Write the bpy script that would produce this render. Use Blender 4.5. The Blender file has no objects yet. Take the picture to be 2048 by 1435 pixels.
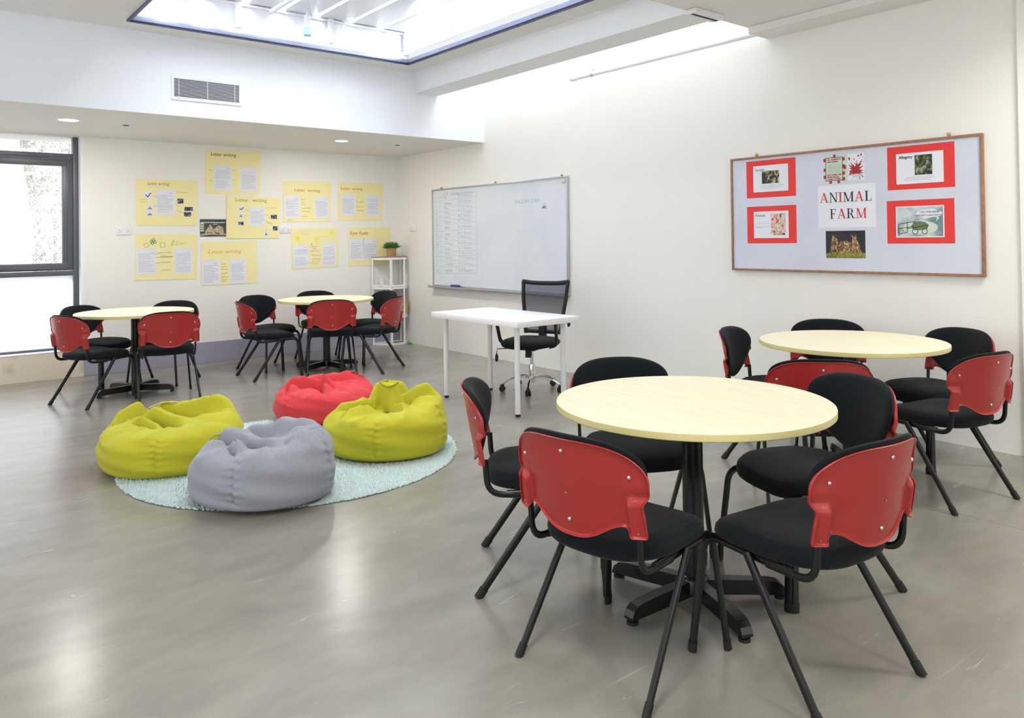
import bpy, bmesh, math, random
import numpy as np
from mathutils import Vector, Matrix

PI = math.pi
S = bpy.context.scene
C = bpy.context.collection
R = math.radians

# ------------------------------------------------------------------ camera
W_, H_ = 2048, 1435
F_, CY_, YAW, PITCH, ROLL = 1526.78, 458.69, 0.683165, 0.0126201, -0.0126943
cam_data = bpy.data.cameras.new('camera')
cam_data.sensor_fit = 'HORIZONTAL'
cam_data.sensor_width = 36.0
cam_data.lens = 36.0 * F_ / W_
cam_data.shift_x = 0.0
cam_data.shift_y = (CY_ - H_ / 2) / W_
cam_data.clip_start = 0.05
cam = bpy.data.objects.new('camera', cam_data)
C.objects.link(cam)
_fw = Vector((math.sin(YAW) * math.cos(PITCH), math.cos(YAW) * math.cos(PITCH), math.sin(PITCH)))
_rt = Vector((math.cos(YAW), -math.sin(YAW), 0))
_up = _rt.cross(_fw)
_r2 = _rt * math.cos(ROLL) + _up * math.sin(ROLL)
_u2 = -_rt * math.sin(ROLL) + _up * math.cos(ROLL)
_m = Matrix((_r2, _u2, -_fw)).transposed().to_4x4()
_m.translation = Vector((-5.019, -8.451, 1.3335))
cam.matrix_world = _m
S.camera = cam

# ------------------------------------------------------------------ view, world, daylight
S.view_settings.view_transform = 'Standard'
S.view_settings.look = 'None'
S.view_settings.gamma = 1.0
S.view_settings.exposure = 0.09
S.view_settings.use_curve_mapping = False
world = bpy.data.worlds.new('overcast_sky')
S.world = world
world.use_nodes = True
_bg = world.node_tree.nodes['Background']
_bg.inputs[0].default_value = (0.93, 0.96, 1.0, 1)
_bg.inputs[1].default_value = 1.5

def area(name, loc, size, power, col, direction, spread=180):
    ld = bpy.data.lights.new(name, 'AREA')
    ld.shape = 'RECTANGLE'
    ld.size, ld.size_y = size
    ld.energy = power
    ld.color = col
    ld.spread = R(spread)
    o = bpy.data.objects.new(name, ld)
    C.objects.link(o)
    o.location = loc
    o.rotation_euler = Vector(direction).to_track_quat('-Z', 'Y').to_euler()
    return o

DAY = (0.85, 0.925, 1.0)
# daylight over the slots and side lights of the roof lantern
area('lantern_roof_daylight', (-2.25, -3.4, 4.3), (3.0, 3.6), 1650, DAY, (0, 0, -1))
area('lantern_side_daylight', (-0.47, -3.4, 3.6), (3.4, 0.5), 22, DAY, (-1, 0, -0.25))
area('lantern_far_side_daylight', (-4.15, -3.4, 3.55), (3.4, 0.6), 45, DAY, (1, 0, -0.25))
# daylight over the roof slot along the right wall
area('slot_daylight', (-0.08, -3.4, 4.15), (0.55, 3.5), 32, DAY, (0, 0, -1))
# bay window daylight, then fill added outside the invented left and rear windows
area('bay_window_daylight', (-4.6, 2.3, 3.5), (3.2, 1.2), 200, DAY, (0, -1, -1.0))
area('left_fill_light', (-7.3, -5.2, 1.55), (7.0, 2.3), 55, DAY, (1, 0, -0.05))
area('rear_fill_light', (-3.4, -12.1, 1.6), (5.4, 2.3), 45, DAY, (0, 1, -0.05))

# ------------------------------------------------------------------ materials
def lin(c):
    c = c / 255.0
    return c / 12.92 if c <= 0.04045 else ((c + 0.055) / 1.055) ** 2.4
def rgb(r, g, b):
    return (lin(r), lin(g), lin(b), 1)

def mat(name, col, rough=0.5, metal=0.0, spec=0.5, noise=None, bump=None, coat=0, trans=0, sheen=0):
    """noise=(scale, second colour, contrast lo, hi); bump=(scale, strength, distance)"""
    m = bpy.data.materials.new(name)
    m.use_nodes = True
    nt = m.node_tree
    b = nt.nodes['Principled BSDF']
    b.inputs['Base Color'].default_value = col
    b.inputs['Roughness'].default_value = rough
    b.inputs['Metallic'].default_value = metal
    b.inputs['Specular IOR Level'].default_value = spec
    b.inputs['Coat Weight'].default_value = coat
    b.inputs['Transmission Weight'].default_value = trans
    b.inputs['Sheen Weight'].default_value = sheen
    tc = nt.nodes.new('ShaderNodeTexCoord')
    if noise:
        n = nt.nodes.new('ShaderNodeTexNoise')
        n.inputs['Scale'].default_value = noise[0]
        n.inputs['Detail'].default_value = 6
        r = nt.nodes.new('ShaderNodeValToRGB')
        r.color_ramp.elements[0].position = noise[2]
        r.color_ramp.elements[1].position = noise[3]
        r.color_ramp.elements[0].color = col
        r.color_ramp.elements[1].color = noise[1]
        nt.links.new(tc.outputs['Object'], n.inputs['Vector'])
        nt.links.new(n.outputs['Fac'], r.inputs['Fac'])
        nt.links.new(r.outputs['Color'], b.inputs['Base Color'])
    if bump:
        n = nt.nodes.new('ShaderNodeTexNoise')
        n.inputs['Scale'].default_value = bump[0]
        n.inputs['Detail'].default_value = 3
        bp = nt.nodes.new('ShaderNodeBump')
        bp.inputs['Strength'].default_value = bump[1]
        bp.inputs['Distance'].default_value = bump[2]
        nt.links.new(tc.outputs['Object'], n.inputs['Vector'])
        nt.links.new(n.outputs['Fac'], bp.inputs['Height'])
        nt.links.new(bp.outputs['Normal'], b.inputs['Normal'])
    return m

M = {}
M['wall'] = mat('cream_wall_paint', rgb(244, 242, 236), 0.75, noise=(1.3, rgb(243, 240, 233), .4, .7), bump=(60, .06, .004))
M['white_wall'] = mat('white_wall_paint', rgb(244, 246, 251), 0.7, bump=(70, .05, .003))
M['ceiling'] = mat('ceiling_paint', rgb(236, 234, 230), 0.8, bump=(70, .05, .003))
M['beam'] = mat('white_beam_paint', rgb(238, 238, 239), 0.75, bump=(30, .12, .004))
M['plinth'] = mat('grey_skirting_paint', rgb(160, 160, 178), 0.5)
M['lowwall'] = mat('stained_low_wall', rgb(236, 224, 205), 0.75, noise=(7, rgb(196, 178, 152), .52, .78), bump=(40, .1, .004))
M['win_metal'] = mat('dark_grey_window_metal', rgb(98, 101, 108), 0.4, metal=.2)
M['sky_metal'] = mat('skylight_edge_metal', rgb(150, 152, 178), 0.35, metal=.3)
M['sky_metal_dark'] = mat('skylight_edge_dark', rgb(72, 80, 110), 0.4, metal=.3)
M['white_gloss'] = mat('white_gloss_paint', rgb(240, 241, 245), 0.35)
M['white_lam'] = mat('white_laminate', rgb(244, 244, 246), 0.3)
M['white_metal'] = mat('white_powder_coat', rgb(232, 232, 234), 0.4)
M['red'] = mat('red_plastic', rgb(164, 42, 40), 0.34, spec=.5, bump=(900, .12, .0006))
M['black_fab'] = mat('black_fabric', rgb(19, 22, 25), 0.95, spec=.12, noise=(380, rgb(29, 33, 37), .35, .7), bump=(700, .5, .0012), sheen=.08)
M['black_metal'] = mat('black_metal', rgb(13, 13, 14), 0.3, spec=.5)
M['black_cap'] = mat('black_rubber', rgb(20, 20, 22), 0.6)
M['steel'] = mat('bright_steel', rgb(205, 200, 195), 0.28, metal=1)
M['brass'] = mat('brass', rgb(190, 160, 90), 0.35, metal=1)
M['chrome'] = mat('chrome', rgb(215, 215, 218), 0.1, metal=1)
M['edge'] = mat('table_edge_band', rgb(214, 200, 140), 0.4)
M['yellow_fab'] = mat('lime_yellow_fabric', rgb(194, 188, 50), 0.85, spec=.2, noise=(420, rgb(182, 176, 42), .4, .7), bump=(500, .35, .001), sheen=.1)
M['red_fab'] = mat('coral_red_fabric', rgb(214, 66, 70), 0.85, spec=.2, noise=(420, rgb(202, 56, 62), .4, .7), bump=(500, .35, .001), sheen=.1)
M['grey_fab'] = mat('grey_melange_fabric', rgb(150, 151, 160), 0.9, spec=.2, bump=(500, .4, .001), sheen=.1)
M['yposter'] = mat('pale_yellow_card', rgb(249, 238, 178), 0.8)
M['paper'] = mat('white_paper', rgb(236, 236, 244), 0.8)
M['print'] = mat('printed_grey_text', rgb(152, 152, 172), 0.8)
M['ink_red'] = mat('red_marker_ink', rgb(205, 105, 70), 0.8)
M['ink_orange'] = mat('orange_marker_ink', rgb(222, 168, 92), 0.8)
M['ink_green'] = mat('green_marker_ink', rgb(70, 165, 90), 0.8)
M['ink_olive'] = mat('olive_marker_ink', rgb(140, 150, 80), 0.8)
M['ink_black'] = mat('black_marker_ink', rgb(70, 66, 60), 0.8)
M['ink_blue'] = mat('blue_marker_ink', rgb(110, 120, 175), 0.8)
M['star'] = mat('bright_yellow_paint', rgb(244, 240, 40), 0.7)
M['dark_pic'] = mat('dark_photo_print', rgb(40, 42, 55), 0.6, noise=(70, rgb(170, 170, 185), .5, .62))
M['wb'] = mat('whiteboard_enamel', rgb(226, 230, 236), 0.22, noise=(2.2, rgb(216, 222, 232), .45, .75))
M['wb_blue'] = mat('faded_blue_marker', rgb(128, 136, 182), 0.7)
M['wb_green'] = mat('faded_green_marker', rgb(98, 175, 150), 0.7)
M['wb_line'] = mat('faded_grey_marker', rgb(176, 184, 198), 0.7)
M['alu'] = mat('aluminium', rgb(188, 190, 196), 0.35, metal=.7)
M['eraser'] = mat('blue_eraser_plastic', rgb(52, 62, 130), 0.5)
M['wood_frame'] = mat('brown_wood_moulding', rgb(166, 122, 92), 0.45, noise=(40, rgb(146, 104, 78), .4, .65))
M['backing'] = mat('pale_lilac_paper', rgb(218, 220, 234), 0.8, noise=(3, rgb(210, 213, 230), .4, .7), bump=(9, .25, .01))
M['redcard'] = mat('red_card', rgb(232, 62, 58), 0.75)
M['black_ink'] = mat('black_print_ink', rgb(34, 34, 46), 0.7)
M['red_ink'] = mat('red_print_ink', rgb(212, 44, 52), 0.7)
M['cover_green'] = mat('pale_green_print', rgb(208, 222, 208), 0.7)
M['cover_red'] = mat('dark_red_print', rgb(170, 44, 50), 0.7)
M['pic_teal'] = mat('teal_print_margin', rgb(120, 145, 150), 0.7, noise=(9, rgb(205, 214, 218), .42, .62))
M['pic_green'] = mat('grey_green_print', rgb(110, 124, 90), 0.7)
M['brown_board'] = mat('brown_shelf_board', rgb(168, 128, 104), 0.6, noise=(20, rgb(150, 110, 88), .4, .6))
M['cardboard'] = mat('cardboard', rgb(196, 160, 112), 0.8, noise=(14, rgb(184, 148, 100), .4, .6))
M['basket'] = mat('woven_basket', rgb(196, 160, 108), 0.8, noise=(120, rgb(150, 112, 66), .45, .6), bump=(120, .8, .004))
M['grass'] = mat('plant_green', rgb(78, 128, 56), 0.6, noise=(60, rgb(110, 152, 80), .4, .65))
M['rug'] = mat('mint_rug_pile', rgb(222, 236, 232), 0.95, spec=.1, noise=(60, rgb(206, 224, 220), .42, .62), sheen=.2)
M['rug_base'] = mat('rug_backing', rgb(200, 216, 212), 0.95)
M['dark'] = mat('dark_gap', rgb(52, 48, 56), 0.7)
M['socket'] = mat('white_socket_plastic', rgb(240, 240, 242), 0.3)
M['lens_blue'] = mat('pale_blue_lens', rgb(176, 204, 212), 0.2)
M['green_plastic'] = mat('green_plastic', rgb(60, 190, 90), 0.5)
M['paving'] = mat('outdoor_paving', rgb(215, 212, 205), 0.9)

def emissive(name, col, strength):
    m = bpy.data.materials.new(name)
    m.use_nodes = True
    b = m.node_tree.nodes['Principled BSDF']
    b.inputs['Base Color'].default_value = col
    b.inputs['Emission Color'].default_value = col
    b.inputs['Emission Strength'].default_value = strength
    return m
M['lamp_on'] = emissive('lit_downlight_lens', (1, .98, .95, 1), 5)

def glass(name, tint=(1, 1, 1, 1), gloss=0.06, diffuse=0.0):
    m = bpy.data.materials.new(name)
    m.use_nodes = True
    nt = m.node_tree
    nt.nodes.remove(nt.nodes['Principled BSDF'])
    out = nt.nodes['Material Output']
    t = nt.nodes.new('ShaderNodeBsdfTransparent'); t.inputs[0].default_value = tint
    g = nt.nodes.new('ShaderNodeBsdfGlossy'); g.inputs['Roughness'].default_value = 0.03
    mx = nt.nodes.new('ShaderNodeMixShader'); mx.inputs[0].default_value = gloss
    nt.links.new(t.outputs[0], mx.inputs[1]); nt.links.new(g.outputs[0], mx.inputs[2])
    last = mx
    if diffuse:
        d = nt.nodes.new('ShaderNodeBsdfTranslucent'); d.inputs[0].default_value = (.95, .96, .98, 1)
        m2 = nt.nodes.new('ShaderNodeMixShader'); m2.inputs[0].default_value = diffuse
        nt.links.new(mx.outputs[0], m2.inputs[1]); nt.links.new(d.outputs[0], m2.inputs[2])
        last = m2
    nt.links.new(last.outputs[0], out.inputs['Surface'])
    return m
M['glass'] = glass('clear_window_glass')
M['frost'] = glass('frosted_window_film', diffuse=.7)
M['mesh_net'] = glass('black_chair_mesh', tint=(.52, .52, .57, 1), gloss=0.0)
_n = M['mesh_net'].node_tree
_d = _n.nodes.new('ShaderNodeBsdfDiffuse'); _d.inputs[0].default_value = rgb(58, 56, 66)
_x = _n.nodes.new('ShaderNodeMixShader'); _x.inputs[0].default_value = .45
_o = _n.nodes['Material Output']; _s = _o.inputs['Surface'].links[0].from_socket
_n.links.new(_s, _x.inputs[1]); _n.links.new(_d.outputs[0], _x.inputs[2]); _n.links.new(_x.outputs[0], _o.inputs['Surface'])

# maple table top: fine long grain
def maple():
    m = bpy.data.materials.new('pale_maple_laminate'); m.use_nodes = True
    nt = m.node_tree; b = nt.nodes['Principled BSDF']
    tc = nt.nodes.new('ShaderNodeTexCoord'); mp = nt.nodes.new('ShaderNodeMapping')
    mp.inputs['Scale'].default_value = (34, 3.0, 6)
    n = nt.nodes.new('ShaderNodeTexNoise'); n.inputs['Scale'].default_value = 1.6; n.inputs['Detail'].default_value = 7
    n.inputs['Distortion'].default_value = .6
    r = nt.nodes.new('ShaderNodeValToRGB')
    r.color_ramp.elements[0].color = rgb(232, 219, 186); r.color_ramp.elements[0].position = .3
    r.color_ramp.elements[1].color = rgb(239, 231, 204); r.color_ramp.elements[1].position = .62
    nt.links.new(tc.outputs['Object'], mp.inputs[0]); nt.links.new(mp.outputs[0], n.inputs['Vector'])
    nt.links.new(n.outputs['Fac'], r.inputs['Fac']); nt.links.new(r.outputs['Color'], b.inputs['Base Color'])
    b.inputs['Roughness'].default_value = .42
    return m
M['maple'] = maple()

# polished concrete: cloudy trowel marks, scuffs, saw-cut joints
def concrete():
    m = bpy.data.materials.new('polished_concrete'); m.use_nodes = True
    nt = m.node_tree; b = nt.nodes['Principled BSDF']; L = nt.links.new
    tc = nt.nodes.new('ShaderNodeTexCoord')
    def noise(scale, detail, dist, mapscale=(1, 1, 1), rot=0):
        mp = nt.nodes.new('ShaderNodeMapping'); mp.inputs['Scale'].default_value = mapscale
        mp.inputs['Rotation'].default_value = (0, 0, rot)
        n = nt.nodes.new('ShaderNodeTexNoise'); n.inputs['Scale'].default_value = scale
        n.inputs['Detail'].default_value = detail; n.inputs['Distortion'].default_value = dist
        L(tc.outputs['Object'], mp.inputs[0]); L(mp.outputs[0], n.inputs['Vector'])
        return n
    def ramp(src, p0, p1, c0, c1):
        r = nt.nodes.new('ShaderNodeValToRGB')
        r.color_ramp.elements[0].position = p0; r.color_ramp.elements[1].position = p1
        r.color_ramp.elements[0].color = c0; r.color_ramp.elements[1].color = c1
        L(src, r.inputs['Fac']); return r
    def mix(kind, fac, a, c):
        x = nt.nodes.new('ShaderNodeMix'); x.data_type = 'RGBA'; x.blend_type = kind
        if isinstance(fac, float): x.inputs[0].default_value = fac
        else: L(fac, x.inputs[0])
        L(a, x.inputs[6])
        if isinstance(c, tuple): x.inputs[7].default_value = c
        else: L(c, x.inputs[7])
        return x.outputs[2]
    base = ramp(noise(.9, 3, .5, (1, 2.2, 1), .5).outputs['Fac'], .25, .75, rgb(134, 129, 120), rgb(152, 148, 138))
    streak = ramp(noise(2.0, 8, .6, (.7, 2.0, 1), -.25).outputs['Fac'], .3, .75, (.44, .44, .44, 1), (.58, .58, .575, 1))
    c1 = mix('OVERLAY', .55, base.outputs['Color'], streak.outputs['Color'])
    speck = ramp(noise(160, 4, 0).outputs['Fac'], .3, .8, (.46, .46, .46, 1), (.55, .55, .55, 1))
    mott = ramp(noise(6, 8, .3, (.8, 1.5, 1), .7).outputs['Fac'], .3, .7, (.44, .44, .44, 1), (.56, .56, .555, 1))
    c1 = mix('OVERLAY', .6, c1, mott.outputs['Color'])
    c2 = mix('OVERLAY', .5, c1, speck.outputs['Color'])
    # thin pale scratches from very stretched noise
    sc1 = ramp(noise(2.2, 1, .2, (.5, 9, 1), .9).outputs['Fac'], .4985, .5015, (0, 0, 0, 1), (0, 0, 0, 1))
    _e = sc1.color_ramp.elements.new(.5); _e.color = (1, 1, 1, 1)
    gate = ramp(noise(3.0, 2, 0).outputs['Fac'], .54, .64, (0, 0, 0, 1), (.5, .5, .5, 1))
    sg = mix('MULTIPLY', 1.0, sc1.outputs['Color'], gate.outputs['Color'])
    c3 = mix('MIX', sg, c2, rgb(198, 196, 186))
    # joints: saw cuts parallel to the right wall
    sx = nt.nodes.new('ShaderNodeSeparateXYZ'); L(tc.outputs['Object'], sx.inputs[0])
    def mth(op, a, bb):
        q = nt.nodes.new('ShaderNodeMath'); q.operation = op
        if isinstance(a, (int, float)): q.inputs[0].default_value = a
        else: L(a, q.inputs[0])
        if isinstance(bb, (int, float)): q.inputs[1].default_value = bb
        else: L(bb, q.inputs[1])
        return q.outputs[0]
    jx = mth('LESS_THAN', mth('ABSOLUTE', mth('ADD', sx.outputs[0], 1.075), 0), .0035)
    jy = mth('LESS_THAN', mth('ABSOLUTE', mth('ADD', sx.outputs[1], 2.55), 0), .0035)
    j = mth('MULTIPLY', mth('MAXIMUM', jx, jy), .38)
    c4 = mix('MIX', j, c3, rgb(88, 82, 72))
    L(c4, b.inputs['Base Color'])
    b.inputs['Roughness'].default_value = .24
    b.inputs['Specular IOR Level'].default_value = .55
    bp = nt.nodes.new('ShaderNodeBump'); bp.inputs['Strength'].default_value = .05; bp.inputs['Distance'].default_value = .01
    L(noise(14, 4, .5).outputs['Fac'], bp.inputs['Height']); L(bp.outputs['Normal'], b.inputs['Normal'])
    return m
M['floor'] = concrete()

# grey melange: fine horizontal threads
def melange(m):
    nt = m.node_tree; b = nt.nodes['Principled BSDF']
    tc = nt.nodes.new('ShaderNodeTexCoord'); mp = nt.nodes.new('ShaderNodeMapping'); mp.inputs['Scale'].default_value = (130, 130, 700)
    n = nt.nodes.new('ShaderNodeTexNoise'); n.inputs['Scale'].default_value = 1.0; n.inputs['Detail'].default_value = 4
    r = nt.nodes.new('ShaderNodeValToRGB')
    r.color_ramp.elements[0].color = rgb(140, 141, 150); r.color_ramp.elements[0].position = .2
    r.color_ramp.elements[1].color = rgb(172, 173, 182); r.color_ramp.elements[1].position = .8
    nt.links.new(tc.outputs['Object'], mp.inputs[0]); nt.links.new(mp.outputs[0], n.inputs['Vector'])
    nt.links.new(n.outputs['Fac'], r.inputs['Fac']); nt.links.new(r.outputs['Color'], b.inputs['Base Color'])
melange(M['grey_fab'])

def blotch(name, cols, scale, dist=1.5):
    m = bpy.data.materials.new(name); m.use_nodes = True
    nt = m.node_tree; b = nt.nodes['Principled BSDF']; b.inputs['Roughness'].default_value = .6
    tc = nt.nodes.new('ShaderNodeTexCoord')
    n = nt.nodes.new('ShaderNodeTexNoise'); n.inputs['Scale'].default_value = scale; n.inputs['Detail'].default_value = 5
    n.inputs['Distortion'].default_value = dist
    r = nt.nodes.new('ShaderNodeValToRGB')
    e = r.color_ramp.elements
    e[0].position = .34; e[0].color = cols[0]; e[1].position = .68; e[1].color = cols[-1]
    for i, c in enumerate(cols[1:-1]):
        q = e.new(.34 + .34 * (i + 1) / (len(cols) - 1)); q.color = c
    nt.links.new(tc.outputs['Object'], n.inputs['Vector']); nt.links.new(n.outputs['Fac'], r.inputs['Fac'])
    nt.links.new(r.outputs['Color'], b.inputs['Base Color'])
    return m
M['pic_sepia'] = blotch('sepia_photo_print', [rgb(24, 22, 26), rgb(52, 46, 40), rgb(214, 198, 150)], 24)
M['pic_olive'] = blotch('olive_photo_print', [rgb(20, 26, 20), rgb(60, 72, 50), rgb(170, 180, 140)], 22)
M['pic_multi'] = blotch('coloured_photo_print', [rgb(200, 60, 50), rgb(240, 220, 200), rgb(40, 60, 90)], 20)
M['pic_night'] = blotch('dark_purple_photo_print', [rgb(34, 30, 40), rgb(44, 38, 48), rgb(50, 42, 50)], 8)
M['pic_gold'] = blotch('gold_photo_print', [rgb(60, 36, 24), rgb(150, 108, 64), rgb(235, 215, 160)], 40)
M['pic_moss'] = blotch('moss_photo_print', [rgb(88, 96, 30), rgb(128, 134, 50), rgb(150, 150, 70)], 14)
M['pic_books'] = blotch('book_photo_print', [rgb(34, 44, 46), rgb(74, 84, 76), rgb(60, 66, 64)], 18)
M['pic_pages'] = mat('cream_page_print', rgb(206, 194, 164), .7, noise=(60, rgb(150, 134, 104), .45, .6))
def bark():
    m = blotch('mottled_tree_bark', [rgb(138, 134, 130), rgb(196, 190, 184), rgb(232, 226, 218)], 26)  # mottled pale grey bark tones
    return m
M['bark'] = bark()

# ------------------------------------------------------------------ mesh helpers
class MB:
    def __init__(s):
        s.v = []; s.f = []; s.mi = []; s.mats = []
    def _m(s, m):
        if m not in s.mats: s.mats.append(m)
        return s.mats.index(m)
    def add(s, vs, fs, m=None):
        k = len(s.v); s.v.extend([tuple(p) for p in vs]); i = s._m(m) if m else 0
        for f in fs:
            s.f.append([k + q for q in f]); s.mi.append(i)
    def box(s, x0, x1, y0, y1, z0, z1, bev=0.0, m=None, mx=None, seg=2):
        bm = bmesh.new()
        bmesh.ops.create_cube(bm, size=1)
        for v in bm.verts:
            v.co = Vector(((x0 + x1) / 2 + v.co.x * (x1 - x0), (y0 + y1) / 2 + v.co.y * (y1 - y0), (z0 + z1) / 2 + v.co.z * (z1 - z0)))
        if bev: bmesh.ops.bevel(bm, geom=list(bm.edges), offset=bev, segments=seg, affect='EDGES', profile=.5)
        if mx: bm.transform(mx)
        bm.verts.index_update()
        s.add([v.co[:] for v in bm.verts], [[v.index for v in f.verts] for f in bm.faces], m)
        bm.free(); return s
    def cyl(s, c, r, h, n=24, m=None, r2=None, mx=None):
        r2 = r if r2 is None else r2
        vs = []; fs = []
        for i in range(n):
            a = 2 * PI * i / n
            vs.append(Vector((c[0] + r * math.cos(a), c[1] + r * math.sin(a), c[2])))
        for i in range(n):
            a = 2 * PI * i / n
            vs.append(Vector((c[0] + r2 * math.cos(a), c[1] + r2 * math.sin(a), c[2] + h)))
        fs = [[i, (i + 1) % n, n + (i + 1) % n, n + i] for i in range(n)] + [list(range(n))[::-1], list(range(n, 2 * n))]
        if mx: vs = [mx @ p for p in vs]
        s.add(vs, fs, m); return s
    def lathe(s, prof, n=32, m=None, c=(0, 0, 0), mx=None, cap=True):
        vs = []; fs = []; k = len(prof)
        for r, z in prof:
            for i in range(n):
                a = 2 * PI * i / n
                vs.append(Vector((c[0] + r * math.cos(a), c[1] + r * math.sin(a), c[2] + z)))
        for j in range(k - 1):
            for i in range(n):
                fs.append([j * n + i, j * n + (i + 1) % n, (j + 1) * n + (i + 1) % n, (j + 1) * n + i])
        if cap: fs.append(list(range(n))[::-1]); fs.append([(k - 1) * n + i for i in range(n)])
        if mx: vs = [mx @ p for p in vs]
        s.add(vs, fs, m); return s
    def sweep(s, pts, ra, rb=None, n=12, fillet=0.0, side=(1, 0, 0), m=None, seg=6, caps=True):
        rb = ra if rb is None else rb
        P = [Vector(p) for p in pts]
        if fillet and len(P) > 2:
            Q = [P[0]]
            for i in range(1, len(P) - 1):
                a, b, c = P[i - 1], P[i], P[i + 1]
                fl = fillet if not isinstance(fillet, (list, tuple)) else fillet[i - 1]
                d1 = min(fl, (a - b).length * .49); d2 = min(fl, (c - b).length * .49); d = min(d1, d2)
                p0 = b + (a - b).normalized() * d; p2 = b + (c - b).normalized() * d
                for k in range(seg + 1):
                    t = k / seg
                    Q.append(p0 * (1 - t) ** 2 + b * 2 * t * (1 - t) + p2 * t * t)
            Q.append(P[-1]); P = Q
        vs = []; fs = []; sd = Vector(side).normalized()
        for i, p in enumerate(P):
            t = (P[min(i + 1, len(P) - 1)] - P[max(i - 1, 0)]).normalized()
            a = sd - t * sd.dot(t)
            a = a.normalized() if a.length > 1e-4 else t.orthogonal().normalized()
            b = t.cross(a)
            for k in range(n):
                g = 2 * PI * k / n
                vs.append(p + a * (ra * math.cos(g)) + b * (rb * math.sin(g)))
        for i in range(len(P) - 1):
            for k in range(n):
                fs.append([i * n + k, i * n + (k + 1) % n, (i + 1) * n + (k + 1) % n, (i + 1) * n + k])
        if caps:
            fs.append(list(range(n))[::-1]); fs.append([(len(P) - 1) * n + k for k in range(n)])
        s.add(vs, fs, m); return s
    def grid(s, fn, nu, nv, m=None, closeu=False):
        vs = [fn(i / (nu if closeu else nu - 1), j / (nv - 1)) for j in range(nv) for i in range(nu)]
        fs = []
        for j in range(nv - 1):
            for i in range(nu if closeu else nu - 1):
                fs.append([j * nu + i, j * nu + (i + 1) % nu, (j + 1) * nu + (i + 1) % nu, (j + 1) * nu + i])
        s.add(vs, fs, m); return s
    def mesh(s, name, material=None, smooth=None):
        me = bpy.data.meshes.new(name)
        me.from_pydata(s.v, [], s.f)
        ms = s.mats if s.mats else ([material] if material else [])
        if s.mats and any(q is None for q in s.mats): ms = [q or material for q in s.mats]
        for q in (ms or [material]): me.materials.append(q)
        if s.mats: me.polygons.foreach_set('material_index', s.mi)
        bm = bmesh.new(); bm.from_mesh(me)
        bmesh.ops.recalc_face_normals(bm, faces=bm.faces)
        bm.to_mesh(me); bm.free()
        if smooth:
            for p in me.polygons: p.use_smooth = True
            me.set_sharp_from_angle(angle=R(smooth))
        me.update()
        return me
    def build(s, name, material=None, parent=None, smooth=None, mods=()):
        me = s.mesh(name, material, smooth)
        o = bpy.data.objects.new(name, me)
        C.objects.link(o)
        if mods:
            for typ, kw in mods:
                md = o.modifiers.new(typ, typ)
                for k, v in kw.items(): setattr(md, k, v)
            dg = bpy.context.evaluated_depsgraph_get(); dg.update()
            nm = bpy.data.meshes.new_from_object(o.evaluated_get(dg))
            o.modifiers.clear(); o.data = nm; nm.name = name
            for p in nm.polygons: p.use_smooth = True
            nm.set_sharp_from_angle(angle=R(smooth or 60))
        if parent: o.parent = parent
        return o

def thing(name, label, cat, loc=(0, 0, 0), rz=0, group=None):
    o = bpy.data.objects.new(name, None); C.objects.link(o)
    o.empty_display_size = .1
    o.location = loc; o.rotation_euler = (0, 0, rz)
    o['label'] = label; o['category'] = cat
    if group: o['group'] = group
    return o
def tag(o, label, cat, group=None):
    o['label'] = label; o['category'] = cat
    if group: o['group'] = group
    return o
def dup(root, loc=None, rz=None, label=None, group=None):
    r = root.copy(); C.objects.link(r)
    if loc is not None: r.location = loc
    if rz is not None: r.rotation_euler = (0, 0, rz)
    if label: r['label'] = label
    if group: r['group'] = group
    for ch in list(root.children):
        c = ch.copy(); C.objects.link(c); c.parent = r
        for g in list(ch.children):
            d = g.copy(); C.objects.link(d); d.parent = c
    return r
def struct(name, mb, m=None, parent=None, smooth=None):
    o = mb.build(name, m, parent, smooth)
    if not parent: o['kind'] = 'structure'
    return o
def box1(name, x0, x1, y0, y1, z0, z1, m, bev=0, parent=None):
    return MB().box(x0, x1, y0, y1, z0, z1, bev).build(name, m, parent, smooth=40 if bev else None)

def text_mesh(name, txt, size, m, parent, origin, ex, ey, shear=0, thin=0.0, fit=None, align='LEFT', depth=.0004):
    """text laid on a plane: origin = lower left corner, fit = width wanted"""
    cu = bpy.data.curves.new(name, 'FONT'); cu.body = txt; cu.size = size; cu.shear = shear
    cu.offset = thin; cu.align_x = align; cu.extrude = depth; cu.resolution_u = 3
    o = bpy.data.objects.new(name, cu); C.objects.link(o)
    dg = bpy.context.evaluated_depsgraph_get(); dg.update()
    me = bpy.data.meshes.new_from_object(o.evaluated_get(dg))
    bpy.data.objects.remove(o)
    xs = [v.co.x for v in me.vertices]
    sx = 1.0
    if fit and xs: sx = fit / (max(xs) - min(xs))
    x0 = min(xs) if align == 'LEFT' else 0
    ex, ey, og = Vector(ex), Vector(ey), Vector(origin); nz = ex.cross(ey)
    for v in me.vertices:
        v.co = og + ex * ((v.co.x - x0) * sx) + ey * v.co.y + nz * v.co.z
    me.materials.clear(); me.materials.append(m); me.name = name
    t = bpy.data.objects.new(name, me); C.objects.link(t)
    if parent: t.parent = parent
    return t

# ------------------------------------------------------------------ the room
XW, YB = 0.22, 0.33            # right wall plane, back wall plane
XL, YR = -6.6, -11.4           # left wall, rear wall
YF = -1.534                    # face of the white bulkhead
ZS, ZC, ZL = 2.435, 3.12, 2.90 # soffit under the bulkhead, ceiling, lower ceiling near the camera

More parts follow.
